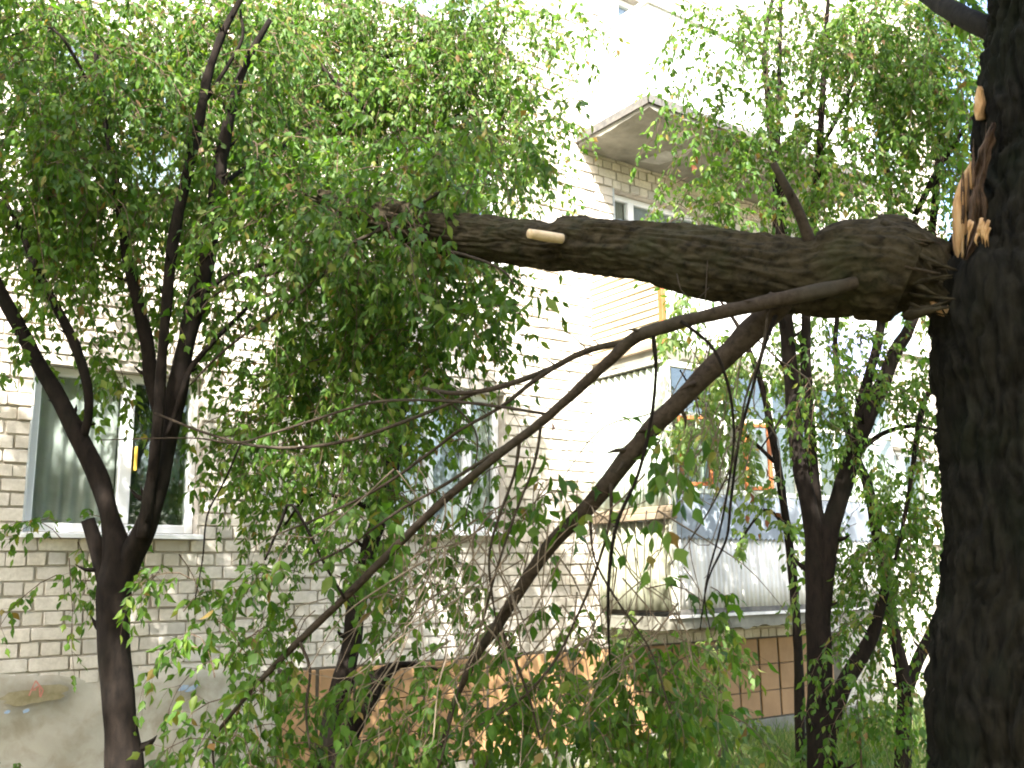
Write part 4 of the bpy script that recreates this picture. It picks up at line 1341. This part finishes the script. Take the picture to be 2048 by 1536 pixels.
for b in [(1500, 110, 110, 110, 6.2, .4, .75), (1400, 190, 70, 110, 6.0, .3, .35), (1640, 90, 130, 100, 6.4, .4, 1.1), (1780, 110, 120, 110, 6.4, .4, 1.8), (1890, 70, 80, 80, 6.3, .3, 1.4), (1440, 330, 80, 80, 6.2, .3, .9), (1560, 300, 100, 100, 6.4, .4, .7), (1690, 300, 110, 90, 6.4, .4, 1.4),
          (1830, 290, 100, 110, 6.4, .4, 1.7), (1900, 370, 50, 80, 6.3, .3, 1.0), (1430, 420, 80, 45, 6.1, .2, .9), (1560, 420, 90, 50, 6.2, .3, .9), (1700, 410, 90, 50, 6.3, .3, 1.1), (1840, 450, 50, 40, 6.3, .3, .6), (1940, 170, 30, 70, 6.2, .2, .7), (1320, 160, 30, 90, 6.0, .2, .15), (1340, 60, 40, 50, 6.0, .2, .3),
          (1400, 300, 60, 60, 6.1, .2, .6), (1360, 420, 50, 40, 6.1, .2, .7), (1900, 170, 70, 120, 6.8, .3, 1.2), (1800, 40, 120, 60, 6.8, .3, 1.2), (1690, 760, 110, 90, 6.4, .3, .8), (1620, 690, 70, 70, 6.9, .2, .8), (1760, 860, 90, 70, 6.4, .3, .8), (1840, 840, 50, 70, 6.3, .3, .6), (1640, 880, 60, 70, 6.9, .2, .5), (1770, 1080, 80, 90, 6.7, .3, 1.0), (1730, 1190, 50, 90, 6.8, .2, 1.0), (1830, 1100, 50, 110, 6.4, .3, .8), (1780, 1240, 70, 60, 6.3, .3, .9), (1860, 960, 35, 70, 6.4, .2, .5),
          (1760, 1400, 80, 60, 6.2, .3, 1.1), (1840, 700, 35, 60, 6.4, .2, .5)]:
    fo.blob_px(*b)
fo.build(rt, M['leaf'])
single_leaves('dry_leaf', [(1532, 935, 5.9), (1492, 1030, 5.9), (1530, 1040, 5.9), (1552, 1025, 5.9), (1516, 1068, 5.9), (1500, 985, 5.9), (1505, 992, 5.9), (1580, 825, 6.2), (1572, 820, 6.2), (1103, 842, 3.5), (1660, 90, 6.2), (1388, 310, 6.0), (1390, 330, 6.0), (1775, 250, 6.2), (1735, 300, 6.2)], M['dry'], rt, .062, 33)

# ---- the slender tree farther back, beside the thick trunk
ft = thing('slender_maple', 'slender dark sapling forking above the grass beside the thick broken trunk', 'tree')
D = 8.2
for i, p in enumerate([
    [(1806, 1680, D, 42), (1806, 1536, D, 38), (1808, 1440, D, 36), (1810, 1370, D, 36), (1792, 1280, D, 28), (1774, 1180, D, 28), (1756, 1080, D, 26), (1738, 980, D, 24), (1716, 920, D, 18), (1690, 840, D, 14), (1670, 700, D, 12), (1690, 500, D, 10)],
    [(1812, 1390, D, 30), (1836, 1320, D, 28), (1862, 1270, D, 28), (1884, 1215, D, 26), (1910, 1120, D, 20), (1930, 960, D, 14)],
    [(1864, 1270, D, 16), (1890, 1240, D - .1, 12), (1930, 1200, D - .2, 8)]]):
    branch('trunk' if i == 0 else 'stem', p, M['bark'], ft, 12, .10, i * 5 + 120, .04)
fo = Foliage(600, 1.3)
for b in [(1800, 1000, 70, 80, 8.2, .4, .6), (1860, 1090, 40, 80, 8.2, .3, .5), (1830, 1210, 50, 40, 8.2, .3, .5), (1690, 640, 80, 60, 8.2, .4, .8), (1800, 620, 60, 40, 8.2, .4, .5), (1740, 940, 60, 80, 8.3, .4, .7), (1790, 1330, 60, 50, 8.0, .3, .5)]:
    fo.blob_px(*b, .075)
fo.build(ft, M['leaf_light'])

# ---- pale sunlit foliage hugging the balcony
st = thing('sunlit_maple', 'pale sunlit young maple spreading over the front of the balcony glazing', 'tree')
D = 8.4
for i, p in enumerate([
    [(1600, 1640, D, 28), (1600, 1500, D, 24), (1596, 1300, D, 22), (1580, 1100, D, 20), (1550, 900, D, 18), (1520, 760, D, 14), (1480, 660, D, 10), (1440, 600, D, 6)],
    [(1556, 930, D, 10), (1480, 860, D - .1, 8), (1400, 800, D - .2, 6), (1360, 740, D - .2, 4)],
    [(1570, 1050, D, 9), (1530, 1020, D - .1, 7), (1480, 1080, D - .2, 5)]]):
    branch('trunk' if i == 0 else 'stem', p, M['bark'], st, 10, .10, i * 5 + 150, .04)
fo = Foliage(700, 1.4)
for b in [(1400, 680, 80, 60, 8.3, .4, 1.1), (1420, 610, 90, 26, 8.3, .3, .7), (1500, 640, 60, 40, 8.3, .4, .8), (1380, 780, 60, 70, 8.2, .3, 1.0), (1440, 850, 90, 60, 8.2, .4, 1.2), (1520, 760, 70, 110, 8.3, .4, 1.0), (1530, 900, 60, 60, 8.2, .3, .7), (1580, 1000, 60, 60, 8.2, .3, .6), (1540, 1090, 60, 60, 8.2, .3, .35), (1600, 1130, 50, 50, 8.2, .3, .5), (1390, 900, 40, 30, 8.2, .2, .7)]:
    fo.blob_px(*b, .075)
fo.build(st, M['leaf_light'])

# ---- shrubs and suckers at the foot of the trees
def bush(label, blobs, stems, seed, mt='leaf_low', size=.075):
    t = thing('sucker_shrub', label, 'shrub', group='suckers and shrubs along the foot of the wall')
    for i, p in enumerate(stems):
        branch('stem', p, M['twig'], t, 7, .08, seed + i, .05)
    f = Foliage(seed, .85)
    for b in blobs:
        f.blob_px(*b, size, .7)
    f.build(t, M[mt], 'foliage')
bush('bright green shrub at the foot of the leaning black trunk', [(500, 1500, 120, 50, 5.3, .3, 1.1), (620, 1515, 90, 40, 5.3, .3, 1.1), (790, 1500, 90, 55, 5.2, .3, 1.4)],
     [[(560, 1700, 5.3, 10), (540, 1560, 5.3, 7), (510, 1450, 5.3, 4)], [(680, 1700, 5.3, 10), (660, 1560, 5.3, 7), (690, 1440, 5.3, 4)], [(780, 1700, 5.2, 10), (800, 1560, 5.2, 7), (820, 1450, 5.2, 4)]], 800)
bush('leafy green shrub filling the middle of the bottom edge under the hanging branch', [(950, 1490, 130, 80, 5.0, .3, 1.6), (1100, 1490, 140, 80, 5.2, .3, 1.5), (1240, 1470, 130, 90, 5.2, .3, 1.5)],
     [[(960, 1700, 5.0, 10), (950, 1540, 5.0, 7), (930, 1430, 5.0, 4)], [(1120, 1700, 5.2, 10), (1110, 1540, 5.2, 7), (1130, 1430, 5.2, 4)], [(1250, 1700, 5.2, 10), (1250, 1500, 5.2, 7), (1220, 1380, 5.2, 4)]], 820, 'leaf')
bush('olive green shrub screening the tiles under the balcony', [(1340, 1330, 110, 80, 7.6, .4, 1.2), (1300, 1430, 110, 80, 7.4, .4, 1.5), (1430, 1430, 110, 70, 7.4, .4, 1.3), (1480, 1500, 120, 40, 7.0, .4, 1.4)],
     [[(1340, 1600, 7.5, 9), (1340, 1450, 7.5, 7), (1330, 1330, 7.5, 4)], [(1440, 1600, 7.4, 9), (1440, 1480, 7.4, 7), (1450, 1380, 7.4, 4)]], 840, 'leaf_light')
bush('low green weed poking up at the lower left corner by the plinth', [(30, 1540, 60, 24, 6.3, .15, 1.0), (40, 1560, 40, 30, 6.3, .15, 1.0)], [[(35, 1680, 6.3, 6), (38, 1600, 6.3, 5), (40, 1530, 6.3, 3)]], 860, 'leaf_low', .05)
bush('dark green sucker between the two trunks beyond the balcony tree', [(1730, 1470, 70, 60, 6.6, .3, 1.1), (1715, 1390, 40, 60, 6.9, .2, .9)], [[(1720, 1650, 6.6, 7), (1722, 1520, 6.6, 5), (1715, 1400, 6.6, 3)]], 880, 'leaf_low')

# ---- trees standing out of view to the left and behind, whose shade falls on the wall
def shade_tree(label, base, top, blobs, seed):
    t = thing('shade_tree', label, 'tree', group='trees standing behind the camera')
    branch('trunk', [(base[0], base[1], -.2, .16), (base[0] + .1, base[1], 2.0, .13), (top[0], top[1], top[2] - 1.5, .10), (*top, .05)], M['bark_big'], t, 14, .08, seed, .1, True)
    f = Foliage(seed)
    for (c, r, n) in blobs:
        f.blob(c, r, n, .14, (.5, 1.0))
    f.build(t, M['leaf'])
shade_tree('tall leafy tree left of the view, shading the lower brickwork', (-3.4, -5.2), (-3.2, -5.0, 7.6),
           [((-3.2, -5.0, 7.4), (1.7, 1.5, 1.5), 330), ((-2.2, -3.2, 5.4), (1.2, 1.0, 1.1), 190), ((-4.6, -4.2, 6.2), (1.4, 1.4, 1.4), 200), ((-1.2, -3.0, 4.3), (.8, .7, .7), 90)], 900)

shade_tree('leafy tree behind the camera, closing off the sky over the path', (4.6, -11.4), (4.4, -11.0, 6.0),
           [((4.2, -10.6, 4.6), (2.2, 1.4, 2.0), 260), ((1.5, -11.2, 3.6), (2.0, 1.2, 2.2), 240), ((7.4, -8.9, 4.6), (1.6, 1.3, 2.2), 220), ((6.2, -8.2, 7.0), (1.6, 1.3, 1.3), 160)], 920)
shade_tree('broad leafy tree behind the camera, at its left shoulder', (-4.4, -9.6), (-4.2, -9.4, 6.0),
           [((-3.6, -9.6, 4.0), (1.8, 1.8, 2.4), 260), ((-4.8, -6.8, 3.4), (1.5, 1.6, 2.2), 220), ((-1.4, -11.2, 3.4), (1.6, 1.2, 2.2), 200)], 940)

# ---- grass
def grass():
    rng = np.random.default_rng(50)
    n = 22000
    x = rng.uniform(2.5, 13, n)
    y = rng.uniform(-5.2, -.15, n)
    x[:6500] = rng.uniform(6.5, 12.5, 6500)
    y[:6500] = rng.uniform(-3.4, -.2, 6500)
    dens = vnoise(x * 1.1, y * 1.1, 0 * x)
    keep = dens + rng.uniform(-.3, .3, n) > .42
    x, y = x[keep], y[keep]
    n = len(x)
    h = rng.uniform(.10, .34, n) * (.6 + .8 * dens[keep])
    lean = rng.normal(0, .32, (n, 2)) * h[:, None]
    a = rng.uniform(0, np.pi, n)
    wv = np.stack([np.cos(a), np.sin(a), 0 * a], -1) * rng.uniform(.003, .007, n)[:, None]
    b = np.stack([x, y, -.03 + 0 * x], -1)
    mid = b + np.stack([lean[:, 0] * .35, lean[:, 1] * .35, h * .6], -1)
    tip = b + np.stack([lean[:, 0], lean[:, 1], h], -1)
    V = np.stack([b - wv, b + wv, mid + wv * .7, mid - wv * .7, tip + wv * .1, tip - wv * .1], 1).reshape(-1, 3)
    i = np.arange(n) * 6
    Q = np.concatenate([np.stack([i, i + 1, i + 2, i + 3], -1), np.stack([i + 3, i + 2, i + 4, i + 5], -1)])
    o = link('grass', np_mesh(V, Q), M['grass'])
    o['kind'] = 'stuff'
    o['label'] = 'short dry and green grass below the balcony'
    o['category'] = 'grass'
grass()
